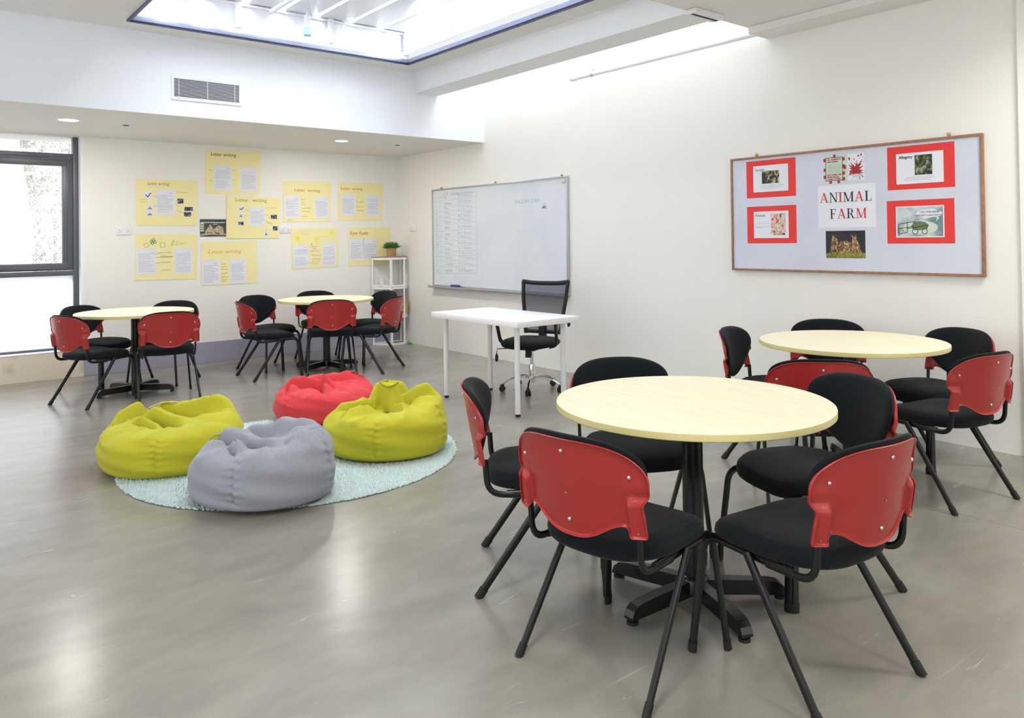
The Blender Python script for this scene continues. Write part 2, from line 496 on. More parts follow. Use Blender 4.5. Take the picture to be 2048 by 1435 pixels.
struct('floor', MB().box(XL - .2, XW + .2, YR - .2, YB + .5, -.12, 0), M['floor'])
struct('wall_back', MB().box(-3.492, XW + .2, YB, YB + .35, 0, ZS + .02), M['wall'])
struct('wall_right', MB().box(XW, XW + .2, YR - .2, YB + .3, 0, 3.95), M['wall'])
struct('wall_pier', MB().box(XW - .03, XW + .02, YR, -6.84, 0, ZL), M['wall'])['kind'] = 'structure'
struct('baseboard_back', MB().box(-3.50, XW, YB - .022, YB + .02, 0, .232, .003), M['plinth'])
# wall under the bay window with its sill
mb = MB().box(XL, -3.492, YB, YB + .30, 0, .262)
struct('wall_bay', mb, M['lowwall'])
struct('trim_sill', MB().box(XL, -3.492, YB - .004, YB + .22, .262, .272, .003), M['white_gloss'])
# soffit with bulkhead face above it
struct('wall_bulkhead', MB().box(XL, XW, YF, YF + .12, ZS, 3.95), M['white_wall'])
struct('ceiling_soffit', MB().box(XL, XW, YF + .12, YB + .65, ZS, ZS + .12).box(XL, XW, YF, YF + .12, ZS - .001, ZS), M['ceiling'])['kind'] = 'structure'
# ceiling round the lantern opening
LX0, LX1, LY0, LY1 = -3.53, -0.98, -5.0, -1.86
cb = MB()
cb.box(XL, LX0, -5.14, YF, ZC, ZC + .1)
cb.box(LX0, LX1, LY1, YF, ZC, ZC + .1)
cb.box(LX1, -.70, -5.14, YF, ZC, ZC + .1)
cb.box(LX0, LX1, -5.14, LY0, ZC, ZC + .1)
struct('ceiling', cb, M['ceiling'])
# lower ceiling slab near the camera
struct('ceiling_lower', MB().box(XL, XW, YR, -5.14, ZL, ZC + .1), M['ceiling'])['kind'] = 'structure'
# deep beam between lantern and roof slot; unseen upstand added to block lantern light
struct('beam', MB().box(-.70, -.405, -5.14, YF, ZL - .005, 3.3, .006).box(-.44, -.405, -5.14, YF, 3.29, 3.95), M['beam'])['kind'] = 'structure'
# roof slot: back end closed by the bulkhead, front by the slab; glass lid
struct('wall_slot', MB().box(-.405, XW, -5.3, -5.14, ZC + .1, 3.95), M['white_wall'])
w5 = bpy.data.objects.new('window_5', None); C.objects.link(w5); w5['kind'] = 'structure'
MB().box(-.42, XW, -5.2, YF, 3.95, 3.957).build('window_pane', M['glass'], w5)
mbf = MB()
for y in (-2.5, -3.4, -4.3): mbf.box(-.42, XW, y - .02, y + .02, 3.92, 3.97)
mbf.build('window_frame', M['white_metal'], w5)
# slim linear diffuser at the beam's end and long pipe casing under the slab
t = thing('linear_air_diffuser', 'slim white linear air slot where the beam meets the lower ceiling', 'vent', (-.56, -5.19, ZL - .006))
MB().box(-.2, .11, -.05, .05, -.03, .004, .003).build('casing', M['white_metal'], t)
MB().box(-.185, .10, -.012, .012, -.0315, -.0295).build('slot', M['dark'], t)
struct('trim_duct', MB().box(-.04, XW, -6.6, -5.16, ZL - .055, ZL, .006), M['ceiling'])
# left wall, out of view: window openings added to let fill light in
lw = MB()
lw.box(XL - .2, XL, YR, YB + .3, 0, .5).box(XL - .2, XL, YR, YB + .3, 2.6, ZC + .1)
for y0, y1 in ((YR, -8.8), (-5.9, -5.5), (-1.7, YB + .3)): lw.box(XL - .2, XL, y0, y1, .5, 2.6)
struct('wall_left', lw, M['wall'])
rw_ = MB()  # unseen rear wall, its openings added for fill light
rw_.box(XL, XW, YR - .2, YR, 0, .5).box(XL, XW, YR - .2, YR, 2.6, ZC + .1)
for x0, x1 in ((XL, -6.0), (-3.6, -3.2), (-.8, XW)): rw_.box(x0, x1, YR - .2, YR, .5, 2.6)
struct('wall_rear', rw_, M['wall'])
def fill_window(name, x0, x1, y0, y1):  # made-up windows out of view, added for the fill lights
    w = bpy.data.objects.new(name, None); C.objects.link(w); w['kind'] = 'structure'
    g = MB(); fr = MB()
    if x1 - x0 < .2:
        xm = (x0 + x1) / 2
        g.box(xm - .003, xm + .003, y0, y1, .5, 2.6)
        for y in (y0 + .03, (y0 + y1) / 2, y1 - .03): fr.box(xm - .03, xm + .03, y - .03, y + .03, .5, 2.6)
        for z in (.53, 2.57): fr.box(xm - .03, xm + .03, y0, y1, z - .03, z + .03)
    else:
        ym = (y0 + y1) / 2
        g.box(x0, x1, ym - .003, ym + .003, .5, 2.6)
        for x in (x0 + .03, (x0 + x1) / 2, x1 - .03): fr.box(x - .03, x + .03, ym - .03, ym + .03, .5, 2.6)
        for z in (.53, 2.57): fr.box(x0, x1, ym - .03, ym + .03, z - .03, z + .03)
    g.build('window_pane', M['glass'], w); fr.build('window_frame', M['win_metal'], w)
fill_window('fill_window_2', XL - .13, XL - .07, -8.8, -5.9)
fill_window('fill_window_3', XL - .13, XL - .07, -5.5, -1.7)
fill_window('fill_window_4', -6.0, -3.6, YR - .13, YR - .07)
fill_window('fill_window_6', -3.2, -.8, YR - .13, YR - .07)

# ---- bay window in the back wall (dark grey metal)
yw = .50
w1 = bpy.data.objects.new('window_1', None); C.objects.link(w1); w1['kind'] = 'structure'
fr = MB()
fr.box(-3.567, -3.524, yw - .05, yw + .05, .262, ZS + .1, .002)      # right stile
fr.box(XL, -3.567, yw - .05, yw + .05, .262, .292, .002)
fr.box(XL, -3.567, yw - .05, yw + .05, 2.22, 2.262, .002)
fr.box(XL, -3.567, yw - .05, yw + .05, 1.02, 1.068, .002)
fr.box(-4.86, -4.80, yw - .049, yw + .049, .262, ZS + .1, .002)
fr.build('window_frame', M['win_metal'], w1, 40)
sash = MB()
for x0, x1 in ((-4.80, -3.567), (XL, -4.86)):
    sash.box(x0 + .012, x1 - .006, yw - .035, yw + .03, 2.137, 2.214, .004)
    sash.box(x0 + .012, x1 - .006, yw - .035, yw + .03, 1.074, 1.148, .004)
    sash.box(x1 - .094, x1 - .006, yw - .034, yw + .029, 1.08, 2.21, .004)
    sash.box(x0 + .012, x0 + .094, yw - .034, yw + .029, 1.08, 2.21, .004)
    sash.box(x0 + .03, x1 - .024, yw - .045, yw - .03, 2.195, 2.207, .001)
    sash.box(x0 + .03, x1 - .024, yw - .045, yw - .03, 1.088, 1.10, .001)
    sash.box(x1 - .05, x1 - .04, yw - .045, yw - .03, 1.09, 2.2, .001)
sash.build('window_sash', M['win_metal'], w1, 40)
MB().box(XL, -3.567, yw - .004, yw + .004, 1.148, 2.137).box(XL, -3.567, yw - .004, yw + .004, 2.262, ZS + .1).build('window_pane', M['glass'], w1)
MB().box(XL, -3.567, yw - .004, yw + .004, .292, 1.02).build('frosted_window_pane', M['frost'], w1)
text_mesh('window_lettering', 'ACCESS', .036, M['plinth'], w1, (-3.935, yw - .006, 1.222), (1, 0, 0), (0, 0, 1), fit=.14)
text_mesh('window_lettering', 'UCT', .036, M['plinth'], w1, (-3.91, yw - .006, 1.175), (1, 0, 0), (0, 0, 1), fit=.075)
struct('wall_reveal', MB().box(-3.52, -3.492, YB, YB + .35, .262, ZS), M['white_wall'])
# outdoors: paving, tree
struct('ground', MB().box(-14, 8, YB + .66, 16, -.1, 0), M['paving'])['kind'] = 'structure'
tr = MB()
def trunk(u, v):
    a = 2 * PI * u; z = v * 5.2
    cx = -3.20 - .28 * max(0, z - 1.3) ** 1.4 * .35 - (.12 if z < .3 else 0) * (1 - z / .3)
    r = .36 * (1 + .35 * math.exp(-z / .25)) * (1 - .03 * z)
    r *= 1 + .035 * math.sin(9 * a + 2 * z) + .02 * math.sin(23 * a + 11 * z) + .018 * math.sin(5 * a - 17 * z)
    return (cx + r * math.cos(a), 3.4 + r * math.sin(a), z)
tr.grid(trunk, 96, 120, closeu=True)
tag(tr.build('tree_trunk', M['bark'], None, 80), 'pale rough-barked tree trunk outside the bay window', 'tree')

# ---- roof lantern
lan = bpy.data.objects.new('skylight', None); C.objects.link(lan); lan['kind'] = 'structure'
zt = 3.42
edge = MB(); edged = MB()
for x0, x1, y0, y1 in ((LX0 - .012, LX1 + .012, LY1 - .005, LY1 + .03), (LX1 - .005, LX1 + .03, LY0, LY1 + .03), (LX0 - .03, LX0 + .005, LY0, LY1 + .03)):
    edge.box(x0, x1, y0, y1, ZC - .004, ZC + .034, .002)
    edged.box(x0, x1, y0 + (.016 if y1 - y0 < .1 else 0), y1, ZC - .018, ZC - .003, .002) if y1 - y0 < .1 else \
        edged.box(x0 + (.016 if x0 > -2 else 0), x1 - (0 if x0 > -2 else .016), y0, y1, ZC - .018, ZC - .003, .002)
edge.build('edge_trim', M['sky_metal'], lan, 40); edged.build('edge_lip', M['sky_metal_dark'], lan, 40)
MB().box(LX0 - .06, LX1 + .06, LY1 + .03, LY1 + .07, ZC + .03, zt).box(LX0 - .06, LX1 + .06, LY0 - .07, LY0 - .03, ZC + .03, zt).build('end_panel', M['white_gloss'], lan)
sf = MB()
for xs in (LX1 + .03, LX0 - .07):
    sf.box(xs, xs + .04, LY0, LY1 + .03, ZC + .034, ZC + .085)
    sf.box(xs, xs + .04, LY0, LY1 + .03, zt - .05, zt)
    for y in (-1.86, -2.6, -3.4, -4.2, -4.98): sf.box(xs - .003, xs + .043, y - .03, y + .03, ZC + .036, zt - .001)
sf.build('side_frame', M['white_gloss'], lan)
sg = MB()
for xs in (LX1 + .05, LX0 - .05): sg.box(xs - .003, xs + .003, LY0, LY1 + .03, ZC + .085, zt - .05)
sg.build('side_glazing', M['glass'], lan)
rb = MB(); x = LX0 - .08; pitch_ = .335
k = 0
while x < LX1 + .1:
    rb.box(x, min(x + pitch_ - .034, LX1 + .1), LY0 - .1, LY1 + .08, zt, zt + .03, .003)
    x += pitch_; k += 1
rb.build('roof_board', M['white_gloss'], lan, 40)
MB().box(LX0 - .1, LX1 + .12, LY0 - .1, LY1 + .1, zt + .06, zt + .066).build('roof_glazing', M['glass'], lan)
pp = MB()
for px_ in (-2.68, -1.815, -1.0): pp.box(px_ - .025, px_ + .025, LY1 - .015, LY1 + .03, ZC + .07, zt, .003)
pp.box(LX0, LX1, LY1 + .0, LY1 + .03, zt - .028, zt - .006, .003)
pp.build('end_post', M['white_gloss'], lan, 40)
rd = MB().sweep([(-2.42, -1.95, zt - .06), (-2.42, -4.9, zt - .06)], .022, n=14, side=(1, 0, 0))
rd.sweep([(-1.70, -1.92, zt - .03), (-1.79, -1.90, ZC + .09)], .011, n=10, side=(0, 1, 0))
rd.sweep([(-1.74, -1.95, zt - .02), (-1.62, -1.95, zt - .02)], .012, n=10, side=(0, 1, 0))
rd.build('brace_tube', M['white_gloss'], lan, 50)
t = thing('hanging_spotlight', 'small white hanging sensor lamp with pale blue tip under the skylight roof', 'lamp', (-2.10, -1.98, zt))
MB().cyl((0, 0, -.05), .012, .05, 12).build('stem', M['white_gloss'], t, 40)
MB().lathe([(.026, -.045), (.03, -.05), (.03, -.155), (.026, -.16)], 20).build('body', M['white_gloss'], t, 40)
MB().lathe([(.034, -.16), (.036, -.17), (.036, -.225), (.03, -.232)], 20).build('lens', M['lens_blue'], t, 40)

# ---- pipe under the roof slot
t = thing('sprinkler_pipe', 'long white pipe hung along the right wall below the bright roof slot', 'pipe', (0, 0, 0))
MB().sweep([(.07, -3.125, 3.95), (.07, -3.125, 2.865), (.07, -6.55, 2.865)], .021, n=16, fillet=.03, side=(1, 0, 0)).build('tube', M['white_gloss'], t, 50)
MB().sweep([(.07, -3.125, 2.93), (.07, -3.125, 2.865), (.07, -3.19, 2.865)], .027, n=16, fillet=.04, side=(1, 0, 0)).build('elbow', M['white_gloss'], t, 50)
mh = MB()
mh.sweep([(.07, -3.42, 3.6), (.07, -3.42, 2.905)], .003, n=8).lathe([(.024, -.012), (.0245, -.012), (.0245, .012), (.024, .012)], 20, mx=Matrix.Translation((.07, -3.42, 2.865)) @ Matrix.Rotation(PI / 2, 4, 'X'))
mh.sweep([(.07, -3.42, 2.91), (.085, -3.42, 2.90), (.07, -3.42, 2.885)], .005, n=6)
mh.build('hanger', M['steel'], t, 50)

# ---- vent grille on the bulkhead
t = thing('vent_grille', 'white slatted air vent on the bulkhead face', 'vent', (-2.846, YF, 2.675))
fx, fz = .302, .104
g = MB()
g.box(-fx, fx, -.012, 0, fz - .022, fz, .002).box(-fx, fx, -.012, 0, -fz, -fz + .026, .002)
g.box(-fx + .0003, -fx + .022, -.0116, 0, -fz + .0003, fz - .0003, .002).box(fx - .022, fx - .0003, -.0116, 0, -fz + .0003, fz - .0003, .002)
g.build('frame', M['white_gloss'], t, 40)
MB().box(-fx + .01, fx - .01, -.002, 0, -fz + .01, fz - .01).build('backing', M['dark'], t)
g = MB()
for i in range(14):
    z = -fz + .031 + i * .0119
    g.box(-fx + .02, fx - .02, -.0095, -.0045, z - .0018, z + .0018)
for x in (-.24, .0, .24): g.box(x - .002, x + .002, -.0115, -.009, -fz + .02, fz - .02)
g.build('slat', M['white_gloss'], t)

# ---- downlights and small ceiling fittings in the soffit
def downlight(x, y, lab, rad):
    t = thing('downlight', lab, 'light', (x, y, ZS), group='round downlights in the soffit')
    MB().lathe([(rad, 0), (rad + .018, 0), (rad + .018, -.004), (rad, -.006)], 32, cap=False).build('trim_ring', M['white_gloss'], t, 40)
    MB().lathe([(rad, -.002), (rad * .96, -.004)], 32).build('lens', M['lamp_on'], t, 40)
    ld = bpy.data.lights.new('downlight_lamp', 'AREA'); ld.shape = 'DISK'; ld.size = rad * 1.8; ld.energy = 15; ld.color = (1, .97, .92)
    lo = bpy.data.objects.new('downlight_lamp', ld); C.objects.link(lo); lo.parent = t; lo.location = (0, 0, -.012)
downlight(-3.80, -.78, 'lit round downlight in the soffit nearer the bay window', .082)
downlight(-1.185, -.80, 'lit round downlight in the soffit above the posters', .072)
for i, (x, y, lab) in enumerate(((-3.33, -.74, 'small flush ceiling fitting beside the downlight near the window'), (-.50, -.83, 'small flush ceiling fitting near the corner above the shelf'))):
    t = thing('flush_ceiling_fitting', lab, 'ceiling fitting', (x, y, ZS), group='flush ceiling fittings')
    MB().lathe([(.045, 0), (.05, -.003), (.042, -.006)], 24).build('cover', M['white_gloss'], t, 40)
    MB().lathe([(.03, -.006), (.03, -.008)], 24).build('gap', M['dark'], t)

# ---- assumed lamps in the lower ceiling (above the frame) to brighten tables and floor
for x, y, lab in ((-.7, -7.75, 'assumed recessed square ceiling lamp nearest the right wall'), (-4.4, -7.5, 'assumed recessed square ceiling lamp on the left of the lower ceiling'), (-2.9, -9.9, 'assumed recessed square ceiling lamp farthest from the tables')):
    t = thing('assumed_ceiling_lamp', lab, 'light', (x, y, ZL), group='assumed recessed ceiling lamps')
    MB().box(-.31, .31, -.31, .31, -.012, 0, .003).build('frame', M['white_gloss'], t, 40)
    MB().box(-.28, .28, -.28, .28, -.0135, -.011).build('diffuser', M['lamp_on'], t)
    ld = bpy.data.lights.new('assumed_panel_light', 'AREA'); ld.shape = 'SQUARE'; ld.size = .56; ld.energy = 27; ld.color = (.97, 1, .93); ld.spread = R(150)
    lo = bpy.data.objects.new('assumed_panel_light', ld); C.objects.link(lo); lo.parent = t; lo.location = (0, 0, -.02)

# ---- sockets, switch
def wall_socket(x, z, w, h, lab):
    t = thing('wall_socket', lab, 'socket', (x, YB, z), group='white double wall sockets')
    MB().box(-w / 2, w / 2, -.009, 0, -h / 2, h / 2, .003).build('plate', M['socket'], t, 40)
    hl = MB()
    for cx in (-w * .27, w * .27):
        hl.box(cx - .003, cx + .003, -.0095, -.0085, .004, .011)
        for q in (-.010, .010): hl.box(cx + q - .004, cx + q + .004, -.0095, -.0085, -.012, -.008)
    hl.build('socket_slots', M['dark'], t)
    rk = MB()
    for cx in (-.012, .012): rk.box(cx - .006, cx + .006, -.0125, -.008, .012, .026, .001)
    rk.build('rocker', M['socket'], t)
wall_socket(-3.123, 1.471, .15, .086, 'white double wall socket left of the posters')
wall_socket(-1.366, 1.478, .138, .08, 'white double wall socket between the yellow posters')
t = thing('light_switch', 'white wall switch on the right wall above the corner shelf', 'switch', (XW, .002, 1.495))
MB().box(-.009, 0, -.073, .073, -.043, .043, .003).build('plate', M['socket'], t, 40)
MB().box(-.013, -.008, -.016, .016, -.018, .018, .002).build('rocker', M['white_lam'], t, 40)

# ------------------------------------------------------------------ posters on the back wall
rnd = random.Random(4)
EX, EZ = (1, 0, 0), (0, 0, 1)
def quad_on(mb, pts, y, m, th=.0006):
    """slab over a quad given as four (x, z) corners on the back wall"""
    k = [(p[0], y, p[1]) for p in pts] + [(p[0], y + th, p[1]) for p in pts]
    mb.add(k, [[0, 1, 2, 3], [7, 6, 5, 4], [0, 4, 5, 1], [1, 5, 6, 2], [2, 6, 7, 3], [3, 7, 4, 0]], m)
def page_lines(mb, x0, z0, x1, z1, y, m, n=17, head=True):
    """rows of small print between corner (x0,z0 top) and (x1,z1 bottom)"""
    h = (z0 - z1)
    for i in range(n):
        z = z0 - h * (.10 + .82 * (i + .5) / n)
        if rnd.random() < .08: continue
        a = x0 + (x1 - x0) * (.1 if not (head and i < 2) else .68)
        b = x0 + (x1 - x0) * (.9 - (rnd.random() * .3 if rnd.random() < .4 else 0))
        x = a
        while x < b - .004:
            wl = min(rnd.uniform(.006, .03), b - x)
            quad_on(mb, [(x, z - .0012), (x + wl, z - .0012), (x + wl, z + .0012), (x, z + .0012)], y, m, .0002)
            x += wl + .003
def stroke(mb, pts, y, w, m):
    for a, b in zip(pts[:-1], pts[1:]):
        dx, dz = b[0] - a[0], b[1] - a[1]; L = math.hypot(dx, dz) or 1e-6
        nx, nz = -dz / L * w / 2, dx / L * w / 2
        quad_on(mb, [(a[0] - nx, a[1] - nz), (b[0] - nx, b[1] - nz), (b[0] + nx, b[1] + nz), (a[0] + nx, a[1] + nz)], y, m, .0002)
def circle_pts(cx, cz, r, n=14): return [(cx + r * math.cos(2 * PI * i / n), cz + r * math.sin(2 * PI * i / n)) for i in range(n + 1)]

def poster(corners, lab, title, tm, tpos, tw, ts, pages, y=YB, extra=None, marks=None):
    """corners TL TR BR BL; title at tpos; pages = (x0,ztop,x1,zbot)"""
    cx = sum(c[0] for c in corners) / 4; cz = sum(c[1] for c in corners) / 4
    t = thing('yellow_poster', lab, 'poster', (cx, y, cz), group='yellow letter writing posters on the back wall')
    sh = lambda p: (p[0] - cx, p[1] - cz)
    mb = MB(); quad_on(mb, [sh(c) for c in corners][::-1], -.004, M['yposter'], .002); mb.build('poster_sheet', M['yposter'], t)
    for (x0, z0, x1, z1) in pages:
        sk = rnd.uniform(-.006, .006)
        mb = MB(); quad_on(mb, [(x0 - cx, z1 - cz + sk), (x1 - cx, z1 - cz), (x1 - cx + sk, z0 - cz), (x0 - cx + sk, z0 - cz + sk)], -.0052, M['paper'], .001)
        page_lines(mb, x0 - cx, z0 - cz, x1 - cx, z1 - cz, -.0056, M['print'], n=max(6, int((z0 - z1) / .0155)))
        mb.build('pasted_letter', M['paper'], t)
    if title:
        text_mesh('heading', title, ts, M[tm], t, (tpos[0] - cx, -.0048, tpos[1] - cz), EX, EZ, shear=.18, thin=-.0002, fit=tw)
    if extra:
        mb = MB(); extra(mb, cx, cz); mb.build('pasted_picture', M['paper'], t)
    if marks:
        mb = MB(); marks(mb, cx, cz); mb.build('marker_notes', M['ink_black'], t)
    return t

def notes(items, col, lines=()):
    """scribbled words: (x, z, width)"""
    def fn(mb, cx, cz):
        r2 = random.Random(9)
        for (x, z, w) in items:
            n = max(3, int(w / .013)); px = x - cx; pts = []
            for i in range(n * 2 + 1):
                pts.append((px + w * i / (n * 2) + r2.uniform(-.0015, .0015), z - cz + (.008 if i % 2 else -.004) * r2.uniform(.4, 1.4)))
            stroke(mb, pts, -.0046, .0017, M[col])
        for (a, b, c, d) in lines: stroke(mb, [(a - cx, b - cz), (c - cx, d - cz)], -.0060, .0025, M[col])
    return fn

def pics_two(ph, lines, words_=()):
    def ex(mb, cx, cz):
        for (x0, z0, x1, z1, k) in ph:
            quad_on(mb, [(x0 - cx, z1 - cz), (x1 - cx, z1 - cz), (x1 - cx, z0 - cz), (x0 - cx, z0 - cz)], -.0052, M['paper'], .001)
            w, h = x1 - x0, z0 - z1
            if k == 'dark':
                quad_on(mb, [(x0 + w * .06 - cx, z1 + h * .06 - cz), (x1 - w * .06 - cx, z1 + h * .06 - cz), (x1 - w * .06 - cx, z0 - h * .06 - cz), (x0 + w * .06 - cx, z0 - h * .06 - cz)], -.0056, M['dark_pic'], .0003)
            elif k == 'tick':
                stroke(mb, [(x0 + w * .2 - cx, z1 + h * .5 - cz), (x0 + w * .45 - cx, z1 + h * .2 - cz), (x0 + w * .85 - cx, z1 + h * .75 - cz)], -.0058, .009, M['ink_black'])
            else:
                stroke(mb, [(x0 + w * .2 - cx, z1 + h * .25 - cz), (x0 + w * .8 - cx, z1 + h * .25 - cz)], -.0056, .012, M['ink_blue'])
                stroke(mb, [(x0 + w * .4 - cx, z1 + h * .3 - cz), (x0 + w * .5 - cx, z1 + h * .7 - cz), (x0 + w * .65 - cx, z1 + h * .35 - cz)], -.0058, .005, M['ink_blue'])
    return ex

poster([(-2.283, 2.376), (-1.654, 2.390), (-1.673, 1.891), (-2.287, 1.886)], 'topmost yellow poster with a dark Letter writing heading and two pasted letters',
       'Letter writing', 'ink_black', (-2.228, 2.315), .285, .058, [(-2.199, 2.215, -1.994, 1.928), (-1.9, 2.205, -1.697, 1.925)],
       marks=notes([(-2.245, 2.15, .03), (-2.245, 2.03, .03), (-1.985, 2.16, .04), (-1.985, 2.05, .04)], 'ink_olive'))
poster([(-2.999, 2.023), (-2.370, 2.023), (-2.387, 1.528), (-3.007, 1.529)], 'leftmost upper yellow poster with red heading, central letter and small pasted pictures',
       'Letter writing', 'ink_red', (-2.89, 1.962), .22, .052, [(-2.814, 1.918, -2.611, 1.635)],
       extra=pics_two([(-2.925, 1.9, -2.845, 1.815, 'tick'), (-2.59, 1.828, -2.52, 1.765, 'dark'), (-2.90, 1.752, -2.835, 1.695, 'box'), (-2.52, 1.735, -2.42, 1.688, 'dark'), (-2.525, 1.68, -2.44, 1.625, 'dark'), (-2.905, 1.68, -2.835, 1.632, 'box')], ()),
       marks=notes([(-2.96, 1.8, .07), (-2.96, 1.775, .07), (-2.6, 1.89, .12)], 'ink_olive', [(-2.84, 1.85, -2.79, 1.835), (-2.61, 1.8, -2.575, 1.805), (-2.62, 1.77, -2.56, 1.74), (-2.60, 1.70, -2.53, 1.665), (-2.83, 1.73, -2.79, 1.75)]))
poster([(-2.055, 1.869), (-1.432, 1.856), (-1.448, 1.380), (-2.064, 1.380)], 'middle yellow poster overlapping the book photo with green heading and small pictures',
       'Letter   writing', 'ink_olive', (-1.959, 1.805), .37, .055, [(-1.801, 1.744, -1.607, 1.522)], y=YB - .0035,
       extra=pics_two([(-1.922, 1.752, -1.852, 1.70, 'tick'), (-1.92, 1.672, -1.87, 1.622, 'box'), (-1.93, 1.575, -1.86, 1.532, 'dark'), (-1.548, 1.66, -1.465, 1.605, 'dark'), (-1.524, 1.525, -1.458, 1.468, 'dark'), (-1.625, 1.468, -1.578, 1.405, 'box')], ()),
       marks=notes([(-1.6, 1.735, .12), (-1.6, 1.56, .08)], 'ink_olive', [(-1.85, 1.72, -1.8, 1.70), (-1.87, 1.64, -1.82, 1.645), (-1.62, 1.66, -1.55, 1.64), (-1.62, 1.6, -1.53, 1.54), (-1.60, 1.50, -1.585, 1.47)]))
poster([(-1.387, 2.063), (-.771, 2.071), (-.779, 1.582), (-1.391, 1.574)], 'yellow poster in the upper row above the wall socket with orange heading',
       'Letter  writing', 'ink_red', (-1.248, 1.942), .33, .052, [(-1.375, 1.894, -1.181, 1.622), (-.993, 1.889, -.80, 1.62)],
       marks=notes([(-1.16, 1.845, .06), (-1.16, 1.81, .05), (-1.16, 1.78, .05), (-1.16, 1.74, .12), (-1.16, 1.70, .11), (-1.15, 1.64, .07), (-1.34, 1.595, .06)], 'ink_black'))
poster([(-.666, 2.075), (-.026, 2.076), (-.061, 1.599), (-.678, 1.599)], 'rightmost poster of the upper row with red heading near the room corner',
       'Letter  writing', 'ink_red', (-.635, 1.982), .30, .052, [(-.631, 1.926, -.433, 1.657), (-.288, 1.93, -.085, 1.657)],
       marks=notes([(-.42, 1.828, .1), (-.42, 1.77, .1), (-.41, 1.72, .09)], 'ink_black'))
def p6marks(mb, cx, cz):
    notes([(-2.76, 1.235, .11), (-2.76, 1.20, .06), (-2.76, 1.185, .12), (-2.76, 1.13, .1), (-2.76, 1.045, .09)], 'ink_black', [(-2.82, 1.225, -2.76, 1.232), (-2.81, 1.185, -2.64, 1.193), (-2.81, 1.12, -2.77, 1.13)])(mb, cx, cz)
    for (x, z) in ((-2.855, 1.355), (-2.835, 1.375), (-2.82, 1.352), (-2.845, 1.338)): stroke(mb, circle_pts(x - cx, z - cz, .013), -.0047, .007, M['ink_green'])
    stroke(mb, circle_pts(-2.905 - cx, 1.318 - cz, .025, 7), -.0047, .003, M['ink_olive'])
    stroke(mb, [(-2.765 - cx, 1.345 - cz), (-2.72 - cx, 1.345 - cz), (-2.72 - cx, 1.295 - cz), (-2.765 - cx, 1.295 - cz), (-2.765 - cx, 1.345 - cz)], -.0047, .0035, M['ink_green'])
    stroke(mb, [(-2.655 - cx, 1.315 - cz), (-2.63 - cx, 1.37 - cz), (-2.62 - cx, 1.363 - cz), (-2.645 - cx, 1.312 - cz), (-2.655 - cx, 1.315 - cz)], -.0047, .0035, M['ink_green'])
    stroke(mb, [(-2.61 - cx, 1.315 - cz), (-2.59 - cx, 1.36 - cz), (-2.54 - cx, 1.33 - cz), (-2.5 - cx, 1.338 - cz), (-2.61 - cx, 1.315 - cz)], -.0047, .0025, M['ink_olive'])
poster([(-3.008, 1.437), (-2.382, 1.428), (-2.396, .940), (-3.025, .946)], 'lower left yellow poster with green drawings above two pasted letters',
       None, None, None, None, None, [(-3.005, 1.287, -2.80, 1.008), (-2.625, 1.282, -2.436, 1.0)], marks=p6marks)
poster([(-2.340, 1.341), (-1.716, 1.354), (-1.711, .864), (-2.340, .857)], 'lower yellow poster beneath the book photo with pale orange heading',
       'Letter writing', 'ink_orange', (-2.261, 1.215), .37, .058, [(-2.335, 1.141, -2.137, .865), (-2.027, 1.151, -1.835, .866)],
       marks=notes([(-2.12, 1.09, .05), (-2.12, 1.06, .06), (-2.12, 1.03, .07), (-2.12, .985, .07), (-2.12, .945, .08), (-2.12, .915, .06), (-2.12, .895, .06)], 'ink_black'))
def p8marks(mb, cx, cz):
    notes([(-1.02, 1.27, .06), (-1.02, 1.245, .05), (-1.03, 1.215, .09), (-1.03, 1.165, .13), (-1.03, 1.12, .12), (-1.03, 1.09, .1), (-1.03, 1.06, .08)], 'ink_blue',
          [(-1.06, 1.27, -1.02, 1.27), (-1.06, 1.21, -1.02, 1.215), (-1.15, 1.23, -1.07, 1.235), (-1.18, 1.06, -1.03, 1.08)])(mb, cx, cz)
    for (x, z, r_, c) in ((-1.205, 1.37, .036, 'star'), (-.975, 1.367, .033, 'star'), (-.77, 1.437, .038, 'star'), (-1.035, 1.302, .013, 'ink_orange')):
        pts = []
        for i in range(10):
            a = PI / 2 + i * PI / 5; q = r_ if i % 2 == 0 else r_ * .5
            pts.append((x - cx + q * math.cos(a), -.0050, z - cz + q * math.sin(a)))
        pts.append((x - cx, -.0050, z - cz))
        mb.add(pts, [[i, (i + 1) % 10, 10] for i in range(10)], M[c])
    for (x, z, w) in ((-1.22, 1.45, .11), (-1.10, 1.46, .06), (-1.19, 1.425, .12), (-.95, 1.395, .12)): notes([(x, z, w)], 'ink_orange')(mb, cx, cz)
poster([(-1.286, 1.493), (-.682, 1.502), (-.677, 1.017), (-1.284, 1.004)], 'lower yellow poster decorated with bright yellow stars',
       None, None, None, None, None, [(-1.271, 1.299, -1.068, 1.022), (-.90, 1.322, -.712, 1.024)], marks=p8marks)
poster([(-.538, 1.505), (.071, 1.518), (.073, 1.019), (-.536, 1.016)], 'lower right yellow poster partly behind the corner shelf and potted plant',
       'Kyte Rosta', 'ink_red', (-.515, 1.415), .25, .06, [(-.53, 1.366, -.33, 1.09), (-.33, 1.37, -.13, 1.095)],
       marks=notes([(-.36, 1.28, .03), (-.36, 1.24, .03), (-.36, 1.2, .03), (-.47, 1.10, .05)], 'ink_blue'))
